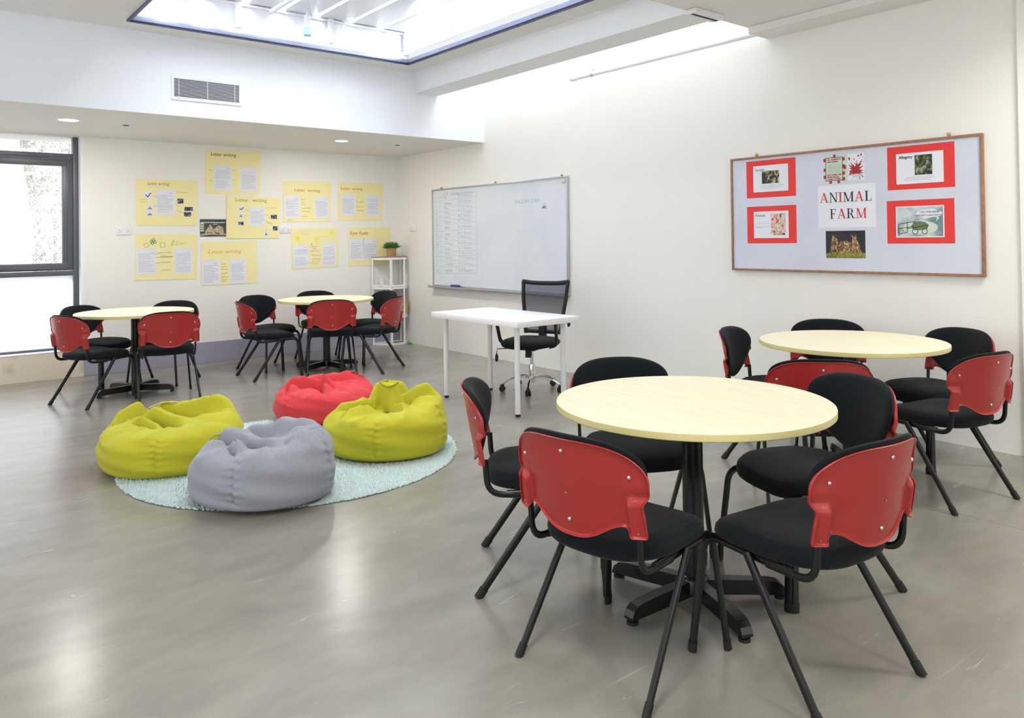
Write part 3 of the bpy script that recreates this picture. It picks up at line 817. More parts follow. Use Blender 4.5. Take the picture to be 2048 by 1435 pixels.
# photograph of open books
t = thing('book_photo_print', 'dark printed photo of open books between the yellow posters', 'photo', (-2.207, YB, 1.503))
mb = MB(); quad_on(mb, [(-.143, -.097), (.143, -.097), (.143, .097), (-.143, .097)], -.003, M['pic_books'], .0015); mb.build('photo_sheet', M['pic_books'], t)
mb = MB()
for pts in ([(-.10, -.06), (-.03, .045), (0, -.01), (.03, -.06), (-.03, -.05)], [(0, -.02), (.06, .03), (.11, .0), (.12, -.06), (.03, -.07)], [(-.14, -.09), (-.02, -.075), (.14, -.085), (.14, -.065), (-.02, -.055), (-.14, -.07)]):
    mb.add([(p[0], -.0034, p[1]) for p in pts], [list(range(len(pts)))], M['pic_pages'])
for i in range(4): quad_on(mb, [(-.14, -.04 + i * .026), (-.10, -.04 + i * .026), (-.10, -.022 + i * .026), (-.14, -.022 + i * .026)], -.0034, M['cover_green'], .0002)
mb.build('printed_image', M['pic_pages'], t)
mb = MB(); xx = -.13
while xx < .12:
    wl = rnd.uniform(.008, .02); quad_on(mb, [(xx, .055), (xx + wl, .055), (xx + wl, .066), (xx, .066)], -.0036, M['paper'], .0002); xx += wl + .005
quad_on(mb, [(.0, .038), (.045, .038), (.045, .043), (.0, .043)], -.0036, M['paper'], .0002)
mb.build('printed_caption', M['paper'], t)

# ------------------------------------------------------------------ right wall: whiteboard
EU = (0, -1, 0)   # reading direction on the right wall
def rq(mb, u0, u1, z0, z1, x, m=None, th=.0008):
    mb.box(x, x + th, -u1, -u0, z0, z1, 0, m)
def rpoly(mb, pts, x, m):
    mb.add([(x, -p[0], p[1]) for p in pts], [list(range(len(pts)))], m)
def rstroke(mb, pts, x, w, m):
    for a, b in zip(pts[:-1], pts[1:]):
        dx, dz = b[0] - a[0], b[1] - a[1]; L = math.hypot(dx, dz) or 1e-6
        nx, nz = -dz / L * w / 2, dx / L * w / 2
        mb.add([(x, -(a[0] - nx), a[1] - nz), (x, -(b[0] - nx), b[1] - nz), (x, -(b[0] + nx), b[1] + nz), (x, -(a[0] + nx), a[1] + nz)], [[0, 1, 2, 3]], m)
wbt = thing('whiteboard', 'large wall whiteboard with faded blue and green writing behind the desk', 'whiteboard', (0, 0, 0))
MB().box(.200, .214, -2.912, -.488, .772, 1.95).build('writing_surface', M['wb'], wbt)
mb = MB()
mb.box(.190, .219, -2.925, -.478, 1.938, 1.957, .003).box(.190, .219, -2.925, -.478, .764, .786, .003)
mb.box(.1905, .219, -.500, -.4784, .7644, 1.9566, .003).box(.1905, .219, -2.9246, -2.903, .7644, 1.9566, .003)
mb.build('frame', M['alu'], wbt, 40)
MB().box(.135, .205, -2.905, -.455, .752, .766, .004).box(.133, .140, -2.905, -.455, .752, .778, .002).build('pen_tray', M['alu'], wbt, 40)
mb = MB()
for u in (.674, 1.746, 2.83): mb.box(.196, .22, -u - .008, -u + .008, 1.95, 1.978, .003)
mb.build('hook', M['brass'], wbt, 40)
mb = MB().box(.186, .192, -2.905, -2.855, 1.885, 1.935, .002); mb.build('corner_clip', M['alu'], wbt, 40)
rows = [('1', 'Eli', '15.3 hours', 1.825), ('2', 'Santana', '12.7 hours', 1.76), ('3', 'Max', '12 hours', 1.70), ('4', 'Niko', '9.1 hours', 1.645), ('5', 'Oliver', '8.2 hours', 1.59),
        ('6', 'Ruben', '6.7 hours', 1.535), ('7', 'Miller', '6.3 hours', 1.462), ('8', 'Hope', '6.1 hours', 1.39), ('9', 'Eni', '5.9 hours', 1.335), ('10', 'V Tomy', '6.5 hours', 1.27),
        ('11', 'Cagla', '6.1 hours', 1.21), ('12', 'Anita', '4 hours', 1.155), ('13', 'Turner', '3.9 hours', 1.10), ('14', 'Celeste', '3.3 hours', 1.03), ('15', 'Jamila', '3.2 hours', .945)]
text_mesh('board_title', 'TOP  Language Learners', .06, M['wb_blue'], wbt, (.1995, -.72, 1.872), EU, EZ, shear=.15, thin=-.0016, fit=.60)
for i, (a, b, c, z) in enumerate(rows):
    mm = M['wb_blue'] if i < 9 else M['wb_green']
    s_ = .052 if i < 14 else .066
    text_mesh('table_entry', b, s_, mm, wbt, (.1995, -.745, z), EU, EZ, shear=.15, thin=-.0014)
    text_mesh('table_entry', c, s_, mm, wbt, (.1995, -1.03, z + .012), EU, EZ, shear=.15, thin=-.0014, fit=.27)
    text_mesh('table_entry', a, s_ * .85, mm, wbt, (.1995, -.56, z - .01), EU, EZ, shear=.1, thin=-.0014)
mb = MB()
for i, r_ in enumerate([1.866] + [q[3] - .012 for q in rows]):
    rstroke(mb, [(.515, r_ - .012), (1.0, r_ + .002), (1.40, r_ + .016)], .1994, .003, M['wb_line'])
rstroke(mb, [(1.40, 1.885), (1.395, 1.5), (1.405, .955)], .1994, .004, M['wb_line'])
rstroke(mb, [(.66, 1.86), (.655, 1.4), (.66, .93)], .1994, .003, M['wb_line'])
mb.build('table_ruling', M['wb_line'], wbt)
text_mesh('board_note', 'ENGLISH STAR', .062, M['wb_green'], wbt, (.1995, -2.09, 1.712), EU, EZ, shear=.1, thin=-.0014, fit=.40)
mb = MB()
for q in ([(2.53, 1.645), (2.57, 1.70), (2.61, 1.64), (2.54, 1.66), (2.60, 1.67), (2.53, 1.645)], [(2.55, 1.66), (2.59, 1.65), (2.57, 1.68), (2.55, 1.65)]): rstroke(mb, q, .1994, .006, M['wb_line'])
mb.build('smudged_star', M['wb_line'], wbt)
tag(MB().box(.148, .185, -1.087, -.915, .7665, .802, .012).build('whiteboard_eraser', M['eraser'], None, 50), 'blue whiteboard eraser lying on the pen tray', 'eraser')

# ------------------------------------------------------------------ right wall: notice board
nb = thing('notice_board', 'wood-framed notice board papered in pale lilac on the right wall', 'notice board', (0, 0, 0))
MB().box(.2, .214, -6.632, -4.838, 1.076, 1.939).build('backing_paper', M['backing'], nb)
mb = MB()
mb.box(.188, .219, -6.645, -4.825, 1.934, 1.951, .004).box(.188, .219, -6.645, -4.825, 1.064, 1.081, .004)
mb.box(.1886, .219, -4.842, -4.8255, 1.0645, 1.9505, .004).box(.1886, .219, -6.6445, -6.628, 1.0645, 1.9505, .004)
mb.build('frame', M['wood_frame'], nb, 40)
mb = MB()
for u in (5.056, 6.447):
    mb.box(.19, .22, -u - .004, -u + .004, 1.94, 1.965, .001)
    mb.lathe([(.008, -.002), (.012, -.002), (.012, .002), (.008, .002)], 16, cap=False, mx=Matrix.Translation((.208, -u, 1.965)) @ Matrix.Rotation(PI / 2, 4, 'Y'))
mb.build('hanging_ring', M['brass'], nb, 40)
XP = .1992
def red_card(lab, q, page, pic, head, pm, lines_):
    t = thing('red_backed_sheet', lab, 'display sheet', (0, 0, 0), group='red-backed sheets on the notice board')
    mb = MB(); rq(mb, q[0], q[1], q[2], q[3], XP, None); mb.build('red_backing_card', M['redcard'], t)
    mb = MB(); rq(mb, page[0], page[1], page[2], page[3], XP - .001, None)
    mb.build('white_page', M['paper'], t)
    if pic:
        mb = MB(); rq(mb, pic[0], pic[1], pic[2], pic[3], XP - .0018, None); mb.build('printed_picture', pm, t)
    if head:
        text_mesh('heading', head[0], .026, M['print'] if head[0] != 'Allegory' else M['black_ink'], t, (XP - .0014, -head[1], head[2]), EU, EZ, thin=.0006, fit=head[3])
    if lines_:
        mb = MB()
        for (u0, u1, z) in lines_:
            u = u0
            while u < u1:
                w = rnd.uniform(.006, .02); rstroke(mb, [(u, z), (min(u + w, u1), z)], XP - .0012, .0022, M['print']); u += w + .003
        mb.build('printed_text', M['print'], t)
    return t
red_card('red-backed sheet in the upper left of the notice board with a sepia group picture', (4.968, 5.388, 1.629, 1.916), (5.029, 5.327, 1.672, 1.875), (5.105, 5.253, 1.735, 1.832), ('Surrealist', 5.047, 1.835, .08), M['pic_sepia'],
         [(5.09, 5.29, 1.722), (5.09, 5.29, 1.713), (5.09, 5.27, 1.704), (5.1, 5.2, 1.695)])
red_card('red-backed sheet in the lower left of the notice board with a coloured picture', (4.968, 5.388, 1.277, 1.562), (5.028, 5.324, 1.317, 1.522), (5.176, 5.299, 1.339, 1.503), ('Proletariat', 5.044, 1.483, .083), M['pic_multi'],
         [(5.045, 5.165, 1.43), (5.045, 5.165, 1.405), (5.045, 5.11, 1.398)])
red_card('red-backed sheet in the upper right of the notice board headed Allegory with a dark picture', (6.061, 6.482, 1.629, 1.917), (6.12, 6.416, 1.665, 1.868), (6.239, 6.348, 1.72, 1.85), ('Allegory', 6.137, 1.834, .088), M['pic_olive'],
         [(6.18, 6.36, 1.707), (6.17, 6.35, 1.698), (6.17, 6.34, 1.689)])
rc = red_card('red-backed sheet in the lower right of the notice board with cart and speech bubble', (6.053, 6.475, 1.271, 1.558), (6.112, 6.414, 1.311, 1.517), None, None, None, None)
mb = MB(); rq(mb, 6.12, 6.406, 1.318, 1.510, XP - .0018, None); mb.build('printed_picture', M['pic_teal'], rc)
mb = MB()
rpoly(mb, [(6.323 + .080 * math.cos(a), 1.466 + .028 * math.sin(a) * (1 + .12 * math.sin(6 * a))) for a in [2 * PI * i / 40 for i in range(40)]], XP - .0022, M['paper'])
rpoly(mb, [(6.15 + .22 * (.5 + .5 * math.cos(a)) + .006, 1.375 + .045 * math.sin(a)) for a in [2 * PI * i / 30 for i in range(30)]], XP - .0021, M['cover_green'])
for (u, z, r_) in ((6.375, 1.434, .007), (6.37, 1.421, .004)): rpoly(mb, [(u + r_ * math.cos(2 * PI * i / 12), z + r_ * math.sin(2 * PI * i / 12)) for i in range(12)], XP - .0022, M['paper'])
mb.build('speech_bubble', M['paper'], rc)
text_mesh('bubble_text', '"I WILL WORK HARDER!', .019, M['black_ink'], rc, (XP - .0024, -6.262, 1.470), EU, EZ, fit=.125)
text_mesh('bubble_text', 'NAPOLEON IS ALWAYS RIGHT!"', .017, M['black_ink'], rc, (XP - .0024, -6.243, 1.449), EU, EZ, fit=.152)
mb = MB()
rpoly(mb, [(6.21, 1.385), (6.225, 1.41), (6.26, 1.418), (6.30, 1.41), (6.32, 1.39), (6.31, 1.365), (6.26, 1.358), (6.22, 1.362)], XP - .0026, M['pic_green'])
for q in ([(6.13, 1.40), (6.185, 1.41), (6.185, 1.345), (6.13, 1.335), (6.13, 1.40)], [(6.13, 1.37), (6.23, 1.385)], [(6.185, 1.37), (6.32, 1.39)], [(6.185, 1.41), (6.24, 1.415)]): rstroke(mb, q, XP - .0028, .004, M['black_ink'])
for (u, z) in ((6.235, 1.35), (6.295, 1.35)): rstroke(mb, [(u + .017 * math.cos(2 * PI * i / 14), z + .017 * math.sin(2 * PI * i / 14)) for i in range(15)], XP - .003, .004, M['black_ink'])
mb.build('cart_drawing', M['black_ink'], rc)

# book cover print, title sheet, dark photo print
t = thing('book_cover_print', 'red and pale green book cover print at the top centre of the notice board', 'print', (0, 0, 0))
mb = MB(); rq(mb, 5.615, 5.905, 1.706, 1.902, XP, None); mb.build('print_sheet', M['cover_green'], t)
mb = MB()
rpoly(mb, [(5.785, 1.712), (5.905, 1.712), (5.905, 1.9), (5.785, 1.9)], XP - .0003, M['paper'])
for (u0, z0, u1, z1) in ((5.622, 1.722, 5.75, 1.722), (5.622, 1.885, 5.75, 1.885), (5.625, 1.722, 5.625, 1.885), (5.748, 1.722, 5.748, 1.885)): rstroke(mb, [(u0, z0), (u1, z1)], XP - .0005, .004, M['black_ink'])
for (u, z) in ((5.617, 1.87), (5.617, 1.80), (5.617, 1.75), (5.757, 1.87), (5.757, 1.82), (5.757, 1.77), (5.69, 1.895), (5.66, 1.712), (5.72, 1.712), (5.765, 1.81), (5.757, 1.73)): rpoly(mb, [(u - .009, z - .012), (u + .009, z - .012), (u + .009, z + .012), (u - .009, z + .012)], XP - .0007 - (z - 1.7) * .0004 - (u - 5.6) * .0003, M['cover_red'])
r3 = random.Random(3)
for i in range(16):
    a = 2 * PI * i / 16 + r3.uniform(-.2, .2); c, s_ = math.cos(a), math.sin(a); L1 = r3.uniform(.05, .10)
    cu_, cz_ = 5.845, 1.785
    e_ = (min(5.903, max(5.787, cu_ + c * L1)), min(1.898, max(1.716, cz_ + s_ * L1)))
    rpoly(mb, [(cu_ - s_ * .012, cz_ + c * .012), e_, (cu_ + s_ * .012, cz_ - c * .012)], XP - .0006 - i * .00001, M['cover_red'])
for i in range(14):
    u, z = r3.uniform(5.79, 5.898), r3.uniform(1.72, 1.895); q = r3.uniform(.003, .008)
    rpoly(mb, [(u - q, z - q * .5), (u + q * .6, z - q), (u + q, z + q * .7), (u - q * .3, z + q)], XP - .0009 - i * .00001, M['cover_red'])
for i in range(8): rstroke(mb, [(5.64, 1.835 - i * .008), (5.735, 1.831 - i * .008)], XP - .0006, .0016, M['ink_olive'])
mb.build('printed_image', M['cover_red'], t)
for s_, z, w in (('ALL ANIMALS', 1.868, .10), ('ARE EQUAL', 1.852, .085), ('BUT SOME ARE', 1.758, .105), ('MORE EQUAL', 1.743, .09), ('THAN OTHERS', 1.728, .10)):
    text_mesh('printed_words', s_, .014, M['cover_red'], t, (XP - .001, -5.635, z), EU, EZ, thin=.0004, fit=w)
text_mesh('printed_words', 'ANIMAL', .022, M['paper'], t, (XP - .0012, -5.805, 1.742), EU, EZ, thin=.001, fit=.08)
text_mesh('printed_words', 'FARM', .028, M['paper'], t, (XP - .0012, -5.81, 1.720), EU, EZ, thin=.001, fit=.072)

# serif capitals drawn from straight and curved strokes: (thick, thin) plus serif bars
def serif_letter(ch):
    T, t_, s_ = .15, .06, .05
    P = []
    def bar(x0, x1, y0, y1): P.append([(x0, y0), (x1, y0), (x1, y1), (x0, y1)])
    def diag(xa, ya, xb, yb, w): P.append([(xa - w / 2, ya), (xa + w / 2, ya), (xb + w / 2, yb), (xb - w / 2, yb)])
    w = .8
    if ch == 'A':
        w = .86; diag(.10, 0, .43, 1, t_); diag(.74, 0, .43, 1, T); bar(.22, .66, .30, .36)
        bar(0, .24, 0, s_); bar(.58, .9, 0, s_)
    elif ch == 'N':
        w = .86; bar(.12, .12 + t_, 0, 1); bar(.72, .72 + t_, 0, 1); diag(.17, 1, .74, 0, T)
        bar(0, .3, 0, s_); bar(0, .2, 1 - s_, 1); bar(.6, .9, 1 - s_, 1)
    elif ch == 'I':
        w = .34; bar(.11, .11 + T, 0, 1); bar(0, .37, 0, s_); bar(0, .37, 1 - s_, 1)
    elif ch == 'M':
        w = 1.05; bar(.12, .12 + t_, 0, 1); bar(.84, .84 + T, 0, 1); diag(.18, 1, .52, .02, T * .9); diag(.88, 1, .53, .02, t_)
        bar(0, .3, 0, s_); bar(.74, 1.1, 0, s_); bar(0, .24, 1 - s_, 1); bar(.86, 1.1, 1 - s_, 1)
    elif ch == 'L':
        w = .68; bar(.11, .11 + T, 0, 1); bar(0, .37, 1 - s_, 1); bar(0, .66, 0, s_); bar(.61, .66, 0, .26)
    elif ch == 'F':
        w = .68; bar(.11, .11 + T, 0, 1); bar(0, .37, 0, s_); bar(0, .64, 1 - s_, 1); bar(.59, .64, .76, 1); bar(.2, .5, .48, .54); bar(.46, .5, .39, .63)
    elif ch == 'R':
        w = .84; bar(.11, .11 + T, 0, 1); bar(0, .37, 0, s_); bar(0, .4, 1 - s_, 1)
        n = 12
        for i in range(n):
            a0, a1 = PI / 2 - PI * i / n, PI / 2 - PI * (i + 1) / n
            def pt(a, o):
                rx, ry = (.24, .265) if o else (.24 - T * max(0, math.cos(a)) - .001, .265 - .055)
                return (.40 + rx * math.cos(a), .735 + ry * math.sin(a))
            P.append([pt(a0, 1), pt(a1, 1), pt(a1, 0), pt(a0, 0)])
        bar(.2, .42, .47, .525); bar(.2, .42, .945, 1.0); diag(.42, .5, .70, 0, T); bar(.66, .88, 0, s_)
    return P, w
def serif_word(word, u0, u1, z0, z1, cols, parent):
    ws = [serif_letter(c) for c in word]; gap = .12
    tot = sum(w for _, w in ws) + gap * (len(ws) - 1)
    k = (u1 - u0) / tot; u = u0
    for (P, w), c in zip(ws, cols):
        mb = MB()
        for j, poly in enumerate(P):
            rpoly(mb, [(u + p[0] * k, z0 + p[1] * (z1 - z0)) for p in poly], XP - .0012 - j * .00003, M[c])
        mb.build('printed_letter', M[c], parent)
        u += (w + gap) * k
t = thing('title_sheet', 'white sheet with large red and black serif title in the middle of the notice board', 'title sheet', (0, 0, 0))
mb = MB(); rq(mb, 5.560, 5.978, 1.386, 1.688, XP, None); mb.build('paper_sheet', M['paper'], t)
serif_word('ANIMAL', 5.576, 5.952, 1.567, 1.636, ['red_ink', 'black_ink', 'red_ink', 'black_ink', 'red_ink', 'black_ink'], t)
serif_word('FARM', 5.650, 5.913, 1.450, 1.519, ['black_ink', 'red_ink', 'black_ink', 'red_ink'], t)
t = thing('photo_print', 'dark printed photo of golden figures under the title on the notice board', 'photo', (0, 0, 0))
mb = MB(); rq(mb, 5.615, 5.902, 1.170, 1.363, XP, None); mb.build('photo_sheet', M['pic_night'], t)
mb = MB()
rpoly(mb, [(5.615, 1.170), (5.902, 1.170), (5.902, 1.205), (5.85, 1.214), (5.76, 1.217), (5.66, 1.212), (5.615, 1.20)], XP - .0003, M['pic_moss'])
for pts in ([(5.645, 1.205), (5.655, 1.26), (5.66, 1.30), (5.668, 1.335), (5.676, 1.318), (5.69, 1.335), (5.70, 1.30), (5.71, 1.27), (5.705, 1.205), (5.69, 1.205), (5.68, 1.235), (5.665, 1.205)],
            [(5.71, 1.225), (5.70, 1.27), (5.725, 1.29), (5.77, 1.292), (5.80, 1.275), (5.80, 1.225), (5.785, 1.20), (5.77, 1.215), (5.75, 1.195), (5.73, 1.2)],
            [(5.80, 1.205), (5.805, 1.27), (5.81, 1.31), (5.80, 1.335), (5.822, 1.322), (5.838, 1.338), (5.84, 1.30), (5.86, 1.26), (5.875, 1.21), (5.86, 1.203), (5.84, 1.225), (5.82, 1.203)]):
    rpoly(mb, pts, XP - .0006 - pts[0][0] * .0004 + .0022, M['pic_gold'])
mb.build('printed_image', M['pic_gold'], t)

# ------------------------------------------------------------------ conference chair with red shell
def shell_y(x, z):
    return -.277 + .078 * (x / .24) ** 2 - .18 * (z - .6)
def make_chair():
    t = thing('padded_chair', 'chair', 'chair')
    # seat cushion
    mb = MB(); n = 56
    rings = [(0.0, .455), (.35, .4545), (.62, .453), (.82, .449), (.93, .441), (.985, .427), (1.0, .408), (.985, .392), (.95, .384), (.6, .380), (.0, .380)]
    def seat(u, v):
        k = v * (len(rings) - 1); i = min(int(k), len(rings) - 2); f = k - i
        s = rings[i][0] * (1 - f) + rings[i + 1][0] * f; z = rings[i][1] * (1 - f) + rings[i + 1][1] * f
        a = 2 * PI * u; c, q = math.cos(a), math.sin(a)
        x = math.copysign(abs(c) ** (.48 if q > 0 else .62), c) * .226; y = math.copysign(abs(q) ** (.56 if q > 0 else .68), q) * .220
        if y < 0: x *= 1 - .10 * (y / .218) ** 2
        else: x *= 1 - .03 * (y / .218) ** 2
        droop = -.026 * max(0, y / .218) ** 3 * s ** 2
        dish = -.010 * math.exp(-((x * s) ** 2 / .012 + (y * s + .02) ** 2 / .015)) if i < 4 else 0
        side = .006 * (x / .226) ** 2 * s * s
        return (x * s, y * s + .008, z + droop + dish + side)
    mb.grid(seat, n, 31, closeu=True)
    mb.build('seat', M['black_fab'], t, 60)
    # red shell: columns of quads between lower and upper outline
    def zhi(x):
        a = abs(x) / .243
        return .640 + .107 * max(0, 1 - a ** 3.4) ** .55
    def zlo(x):
        a = abs(x)
        if a > .198: return .487
        if a > .178: return .487 + .026 * math.sin(PI / 2 * (.198 - a) / .020)
        return .457 + .056 * (.5 - .5 * math.cos(PI * (a / .178) ** 1.45))
    nx, nz = 57, 20
    def shell(u, v):
        a = -1 + 2 * u
        x = .243 * math.copysign(1 - (1 - abs(a)) ** 1.35, a) if a else 0
        z = zlo(x) * (1 - v) + zhi(x) * v
        y = shell_y(x, z)
        xs = x * (1 - .026 * math.exp(-((z - .578) / .022) ** 2) - (.035 if z < .56 else .035 * max(0, 1 - (z - .56) / .06)))
        # sockets for the uprights: boxes standing out at the back of the ears
        e = max(0, min(1, (abs(x) - .188) / .014)) * max(0, min(1, (.600 - z) / .016))
        y -= .027 * e
        d = max(0, min(1, (abs(x) - .17) / .03)) * math.exp(-((z - .625) / .022) ** 2)
        y -= .006 * d
        return (xs, y, z)
    mb = MB(); mb.grid(shell, nx, nz)
    me = mb.mesh('back_shell', M['red'])
    bm = bmesh.new(); bm.from_mesh(me)
    be = [e for e in bm.edges if e.is_boundary]
    ret = bmesh.ops.extrude_edge_only(bm, edges=be)
    nv = [v for v in ret['geom'] if isinstance(v, bmesh.types.BMVert)]
    for v in nv: v.co.y -= .011; v.co.x *= 1.008; v.co.z += .0025 if v.co.z > .62 else -.0015
    bmesh.ops.recalc_face_normals(bm, faces=bm.faces)
    mb2 = MB(); bm.verts.index_update()
    mb2.add([v.co[:] for v in bm.verts], [[v.index for v in f.verts] for f in bm.faces]); bm.free()
    sh = mb2.build('back_shell', M['red'], t, 50, mods=[('SOLIDIFY', dict(thickness=.0055, offset=0)), ('SUBSURF', dict(levels=1, render_levels=1))])
    # cushion on the front of the shell
    def outline(a):
        c, s = math.cos(a), math.sin(a)
        if s >= 0:
            x = math.copysign(abs(c) ** .72, c) * .234; z = .662 + s ** .82 * .101
        else:
            x = math.copysign(abs(c) ** 1.0, c) * .234 * (1 - .16 * abs(s) ** 2); z = .662 - abs(s) ** 1.25 * .205
        return x, z
    cr = [(0.0, 1.0), (.3, .99), (.55, .95), (.75, .86), (.88, .70), (.96, .46), (1.0, .16), (.985, -.08), (.9, -.1), (.0, -.1)]
    def cush(u, v):
        k = v * (len(cr) - 1); i = min(int(k), len(cr) - 2); f = k - i
        s = cr[i][0] * (1 - f) + cr[i + 1][0] * f; d = cr[i][1] * (1 - f) + cr[i + 1][1] * f
        ox, oz = outline(2 * PI * u)
        x = ox * s; z = .640 + (oz - .640) * s
        return (x, shell_y(x, z) + .007 + .034 * d, z)
    MB().grid(cush, 60, 28, closeu=True).build('back_cushion', M['black_fab'], t, 60)
    # screws on the back of the shell
    for (x, z) in ((0, .712), (0, .503), (-.196, .658), (.196, .658)):
        y = shell_y(x, z) - .004
        MB().lathe([(.0065, 0), (.0065, .002), (.0045, .0045), (.001, .0052)], 12, mx=Matrix.Translation((x, y, z)) @ Matrix.Rotation(PI / 2, 4, 'X')).build('screw', M['steel'], sh, 60)
    MB().lathe([(.0028, 0), (.0028, .002)], 8, mx=Matrix.Translation((0, shell_y(0, .585) - .004, .585)) @ Matrix.Rotation(PI / 2, 4, 'X')).build('rivet', M['steel'], sh, 60)
    for sx in (-1, 1):
        MB().lathe([(.004, 0), (.004, .002)], 8, mx=Matrix.Translation((sx * .214, shell_y(.22, .50) - .028, .50)) @ Matrix.Rotation(PI / 2, 4, 'X')).build('rivet', M['brass'], sh, 60)
    # legs and frame
    for sx in (-1, 1):
        fl = MB().sweep([(sx * .200, -.125, .372), (sx * .203, .215, .382), (sx * .236, .245, .012)], .0095, .0145, n=14, fillet=.055, side=(1, 0, 0)).build('leg', M['black_metal'], t, 60)
        MB().sweep([(sx * .2345, .2437, .032), (sx * .237, .246, 0)], .0115, .0165, n=14).build('foot_cap', M['black_cap'], fl, 60)
        rl = MB().sweep([(sx * .221, .03, .384), (sx * .238, -.228, .012)], .0095, .0145, n=14, side=(1, 0, 0)).build('leg', M['black_metal'], t, 60)
        MB().sweep([(sx * .2368, -.213, .034), (sx * .239, -.237, 0)], .0115, .017, n=14).build('foot_cap', M['black_cap'], rl, 60)
        MB().sweep([(sx * .203, -.03, .368), (sx * .205, -.198, .372), (sx * .207, -.206, .502)], .0075, .0115, n=14, fillet=.06, side=(1, 0, 0)).build('upright', M['black_metal'], t, 60)
    MB().sweep([(-.203, .17, .381), (.203, .17, .381)], .008, n=10, side=(0, 1, 0)).sweep([(-.203, -.06, .378), (.203, -.06, .378)], .008, n=10, side=(0, 1, 0)).build('seat_frame', M['black_metal'], t, 60)
    return t

chairs = {
 'A': (-3.198, -6.752, -82.1, 'red-backed chair at the nearest table, left one of the two with backs to the camera', 1),
 'B': (-2.813, -7.158, -7.1, 'red-backed chair in the right foreground, its legs cut by the bottom frame edge', 1),
 'C': (-2.222, -6.831, 68.9, 'chair at right of the nearest table showing its black back cushion', 1),
 'D': (-2.990, -6.110, -129.8, 'chair at left of the nearest table seen side-on, next to the rug', 1),
 'E': (-2.462, -6.165, 151.3, 'chair behind the nearest table, its black cushion rising above the tabletop rim', 1),
 'F': (-.844, -5.827, -162.9, 'leftmost chair at the table under the notice board, black cushion facing right', 2),
 'G': (-.304, -5.911, 124.0, 'chair against the right wall behind the table under the notice board', 2),
 'H': (-.252, -6.497, 69.4, 'black-cushioned chair beside the right wall at the far right table', 2),
 'I': (-.827, -6.777, -13.6, 'rightmost chair in view, red back toward the camera, at the notice board table', 2),
 'J': (-1.47, -6.423, -48.6, 'red-backed chair between the nearest table and the notice board table', 2),
 'K': (-2.098, -.991, -90.4, 'leftmost red-backed chair at the table under the starred poster', 3),
 'L': (-1.894, -.512, -164.4, 'black-cushioned chair at far left of the table under the starred poster', 3),
 'M': (-1.224, -.351, 173.2, 'chair against the back wall behind the table under the starred poster', 3),
 'N': (-1.545, -1.225, -21, 'red-backed chair in front of the table under the starred poster, facing away', 3),
 'O': (-.879, -.813, 98.4, 'black-cushioned chair nearest the white corner shelf', 3),
 'P': (-1.132, -1.368, 33.5, 'red-backed chair seen obliquely in front of the corner shelf', 3),
 'Q': (-3.684, -1.186, -65.5, 'red-backed chair nearest the bay window, at the far left table', 4),
 'R': (-3.515, -.521, -147.7, 'black-cushioned chair beside the window edge behind the far left table', 4),
 'S': (-2.971, -.589, 139.0, 'chair behind the far left table, in front of the blue-grey skirting', 4),
 'U': (-3.157, -1.36, -7.3, 'red-backed chair in front of the far left table, facing the back wall', 4),
}
ch0 = make_chair()
for i, (k_, (x, y, a, lab, tb)) in enumerate(chairs.items()):
    c = ch0 if i == 0 else dup(ch0)
    c.location = (x, y, 0); c.rotation_euler = (0, 0, R(a)); c['label'] = lab
    c['group'] = {1: 'chairs round the nearest table', 2: 'chairs round the notice board table', 3: 'chairs round the table by the corner shelf', 4: 'chairs round the far left table'}[tb]

# ------------------------------------------------------------------ round tables
def make_table():
    t = thing('round_table', 'x', 'table')
    top = MB().lathe([(.001, .729), (.30, .729), (.4975, .729), (.4995, .7275)], 96, cap=False).build('tabletop', M['maple'], t, 30)
    MB().lathe([(.4995, .7275), (.5, .726), (.5, .706), (.4975, .7035), (.3, .7035), (.001, .7035)], 96, cap=False).build('edge_band', M['edge'], top, 30)
    MB().lathe([(.038, .05), (.038, .70)], 32).build('pedestal', M['black_metal'], t, 40)
    mb = MB()
    for i in range(5):
        a = 2 * PI * i / 5
        mx = Matrix.Rotation(a, 4, 'Z')
        mb.box(.03, .27, -.02, .02, .683, .703, .003, mx=mx)
    mb.build('top_bracket', M['black_metal'], t, 40)
    mb = MB().lathe([(.052, .03), (.052, .078), (.044, .088), (.038, .09)], 32); mb.build('hub', M['black_metal'], t, 40)
    for i in range(5):
        a = 2 * PI * i / 5
        mx = Matrix.Rotation(a, 4, 'Z')
        prof = [(.03, .022), (.03, .076), (.20, .073), (.275, .069), (.305, .063), (.325, .048), (.334, .028), (.334, .018), (.30, .018)]
        mb = MB(); w = .021
        vs = [mx @ Vector((p[0], -w, p[1])) for p in prof] + [mx @ Vector((p[0], w, p[1])) for p in prof]; n = len(prof)
        mb.add(vs, [list(range(n))[::-1], list(range(n, 2 * n))] + [[j, (j + 1) % n, n + (j + 1) % n, n + j] for j in range(n)])
        leg = mb.build('leg', M['black_metal'], t, 20)
        MB().lathe([(.008, .02), (.008, .012), (.02, .010), (.021, 0)], 16, mx=Matrix.Translation(mx @ Vector((.315, 0, 0)))).build('glide', M['black_cap'], leg, 40)
    return t
t0 = make_table()
tabs = [(-2.717, -6.664, 1.00, 176, 'nearest large round table with pale maple top', ),
        (-.753, -6.273, 1.0, 190, 'round maple table under the notice board'),
        (-1.435, -.91, .99, 205, 'round maple table beside the corner shelf, six chairs round it'),
        (-3.315, -.98, .975, 187, 'round maple table next to the bay window')]
for i, q in enumerate(tabs):
    c = t0 if i == 0 else dup(t0)
    c.location = (q[0], q[1], 0); c.rotation_euler = (0, 0, R(q[3])); c['label'] = q[4]; c['group'] = 'round pedestal tables'
    if q[2] != 1.0: c.scale = (q[2], q[2], 1)

